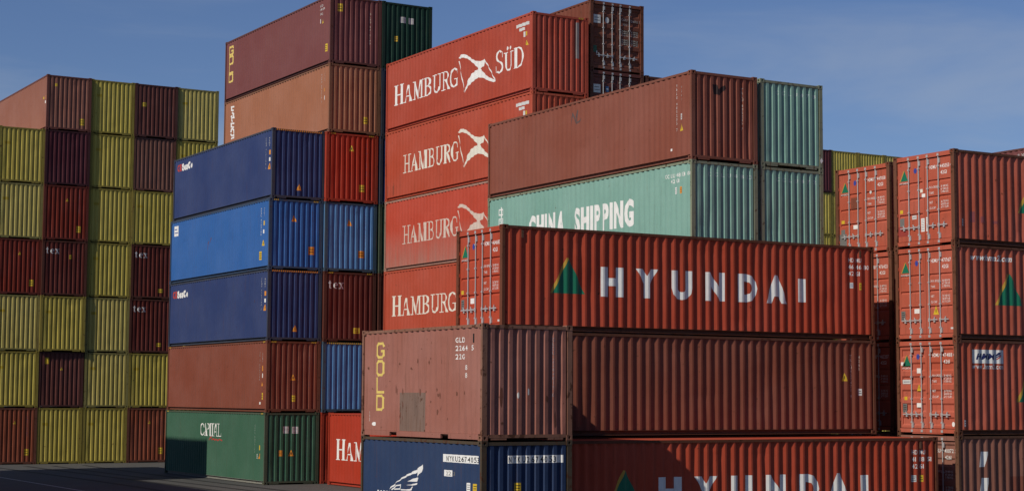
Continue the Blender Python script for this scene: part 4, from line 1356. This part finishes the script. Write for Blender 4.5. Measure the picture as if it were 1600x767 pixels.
for ci, (st, cols) in enumerate(FAR.items()):
    for lev, c_ in enumerate(cols):
        hid = st == 'far4' and lev < 5
        dy = OFFY[st] + rj.uniform(-.012, .012)
        if st == 'far1' and lev < 2:
            dy = -0.01
        if st == 'far3' and lev == 6:
            dy = -0.04
        lab = '%s container end, %s, %s column of the far left wall' % (CW[c_], ROW[lev], CN[ci])
        f = K(st, lev, c_, 'container end low in the far left wall, hidden behind the blue stack' if hid else lab, group='hidden ends of the far left wall' if hid else 'container ends in the far left wall', dx=rj.uniform(-.02, .02), dy=dy, var=rj.randrange(3), full=not hid)
        if hid:
            continue
        if c_ == 'tex_maroon':
            tex(f)
            plate(f, 'S', 1.56, 1.84, 0.36, 0.56, YEL, 1) if st == 'far3' else plate(f, 'S', 1.46, 1.60, 1.98, 2.20, YEL, 1)
            serial_down(f, 'S', 'TEXU 2210', 1.95, 2.3, 0.085, 0.12, DP, 0.7)
        elif 'yellow' in c_:
            put(f, 'S', 'sticker', rect(0.30, 0.62, 2.02, 2.16), decal('amber_sticker', (0.42, 0.30, 0.02, 1), .3))
        elif c_ == 'salmon':
            plate(f, 'S', 0.44, 0.56, 2.34, 2.50, YEL)
            plate(f, 'S', 1.84, 2.10, 0.34, 0.70, YEL, 2)
            serial_down(f, 'S', 'TGHU 8263', 2.02, 2.45, 0.085, 0.12, DP, 0.7)
            plate(f, 'W', 11.45, 11.55, 1.70, 1.82, YEL)
            plate(f, 'W', 11.82, 11.92, 1.66, 1.86, ORA)
            plate(f, 'W', 11.78, 11.88, 1.44, 1.58, WHITE)
        elif c_ == 'far_maroon' and lev == 6:
            plate(f, 'S', 0.40, 0.66, 1.70, 1.92, YEL, 2)
            serial_down(f, 'S', 'TGHU 8263', 1.96, 2.4, 0.085, 0.12, DP, 0.7)
        elif c_ == 'far_maroon' and st == 'far1':
            plate(f, 'S', 0.36, 0.56, 2.30, 2.64, YEL)
            warn(f, 'S', 1.25, 1.98, 0.14, YEL)
        elif c_ in ('far_red', 'far_russet'):
            warn(f, 'S', 1.26, 2.1, 0.15, YEL)
            plate(f, 'S', 1.80, 2.02, 0.46, 0.80, YEL, 2)
            serial_down(f, 'S', 'TRLU 7163', 1.92, 2.5, 0.085, 0.12, DP, 0.7)

# ---------------------------------------------------------------- the same far wall, seen again on the right
RF = {'rf0': 'far_purple', 'rf1': 'yellow', 'rf2': 'yellow', 'rf3': 'pale_yellow', 'rf4': 'yellow', 'rf5': 'yellow', 'rf6': 'far_maroon'}
for ci, (st, topc) in enumerate(RF.items()):
    for lev in range(7):
        vis = lev == 6 or (st in ('rf0', 'rf1') and lev >= 4)
        c_ = topc if lev == 6 else 'yellow'
        if lev == 6:
            lab = 'dark purple container end in the far wall, just right of the pale green ends' if ci == 0 else '%s container end topping the far right wall, %s right of the purple one' % ('maroon' if ci == 6 else 'yellow', ('next', 'second', 'third', 'fourth', 'fifth', 'sixth')[ci - 1])
        elif vis:
            lab = 'yellow far-wall container end %s, %s' % ('one row below the dark purple one' if lev == 5 else 'two rows below the dark purple one', ('directly under it', 'one column right of it')[ci])
        else:
            lab = 'container end low in the far wall at right, hidden behind the red containers'
        K(st, lev, c_, lab, group='container ends of the far wall at right' if vis else 'hidden ends of the far wall at right', var=rj.randrange(3), dy=rj.uniform(-.03, .03), full=vis)

# ---------------------------------------------------------------- container showing its top at the right edge
for k in range(5):
    e = K('edge', k, 'plum_brown', 'plum-brown container whose top edge shows behind the topmost right container' if k == 4 else 'container hidden behind the right-hand stack', group=None if k == 4 else 'hidden containers behind the right-hand stack', full=k == 4)
    if k == 4:
        put(e, 'W', 'lettering', text('HLXU', 5.75, 2.30, 0.13, 0.45), PALE)

# ---------------------------------------------------------------- stacks left of the picture whose shadows fall into it
for k in range(5):
    K('offa', k, ('brick_brown', 'sky_blue', 'yellow', 'tex_maroon', 'bird_red')[k], 'container stacked left of the yard, outside the picture, casting the long shadow', group='container stacks outside the picture on the left', full=False)
for k in range(4):
    K('offb', k, ('bottle_green', 'brick_brown', 'seaco_navy', 'mid_brown')[k], 'container stacked left of the yard, outside the picture, casting the long shadow', group='container stacks outside the picture on the left', full=False)

# ---------------------------------------------------------------- unseen stacks added behind the camera to block low sky light from shaded ends
rb_ = random.Random(8)
for i in range(8):
    STACK['back%d' % i] = (-24.0 + i * 12.6, -12.0, 0, 'x', L40, HS)
    for k in range(4):
        K('back%d' % i, k, rb_.choice(['brick_brown', 'russet', 'seaco_navy', 'tex_maroon', 'bottle_green', 'mid_brown']), 'unseen container added behind the camera to darken the shaded container faces', group='container row outside the picture behind the camera', full=False)
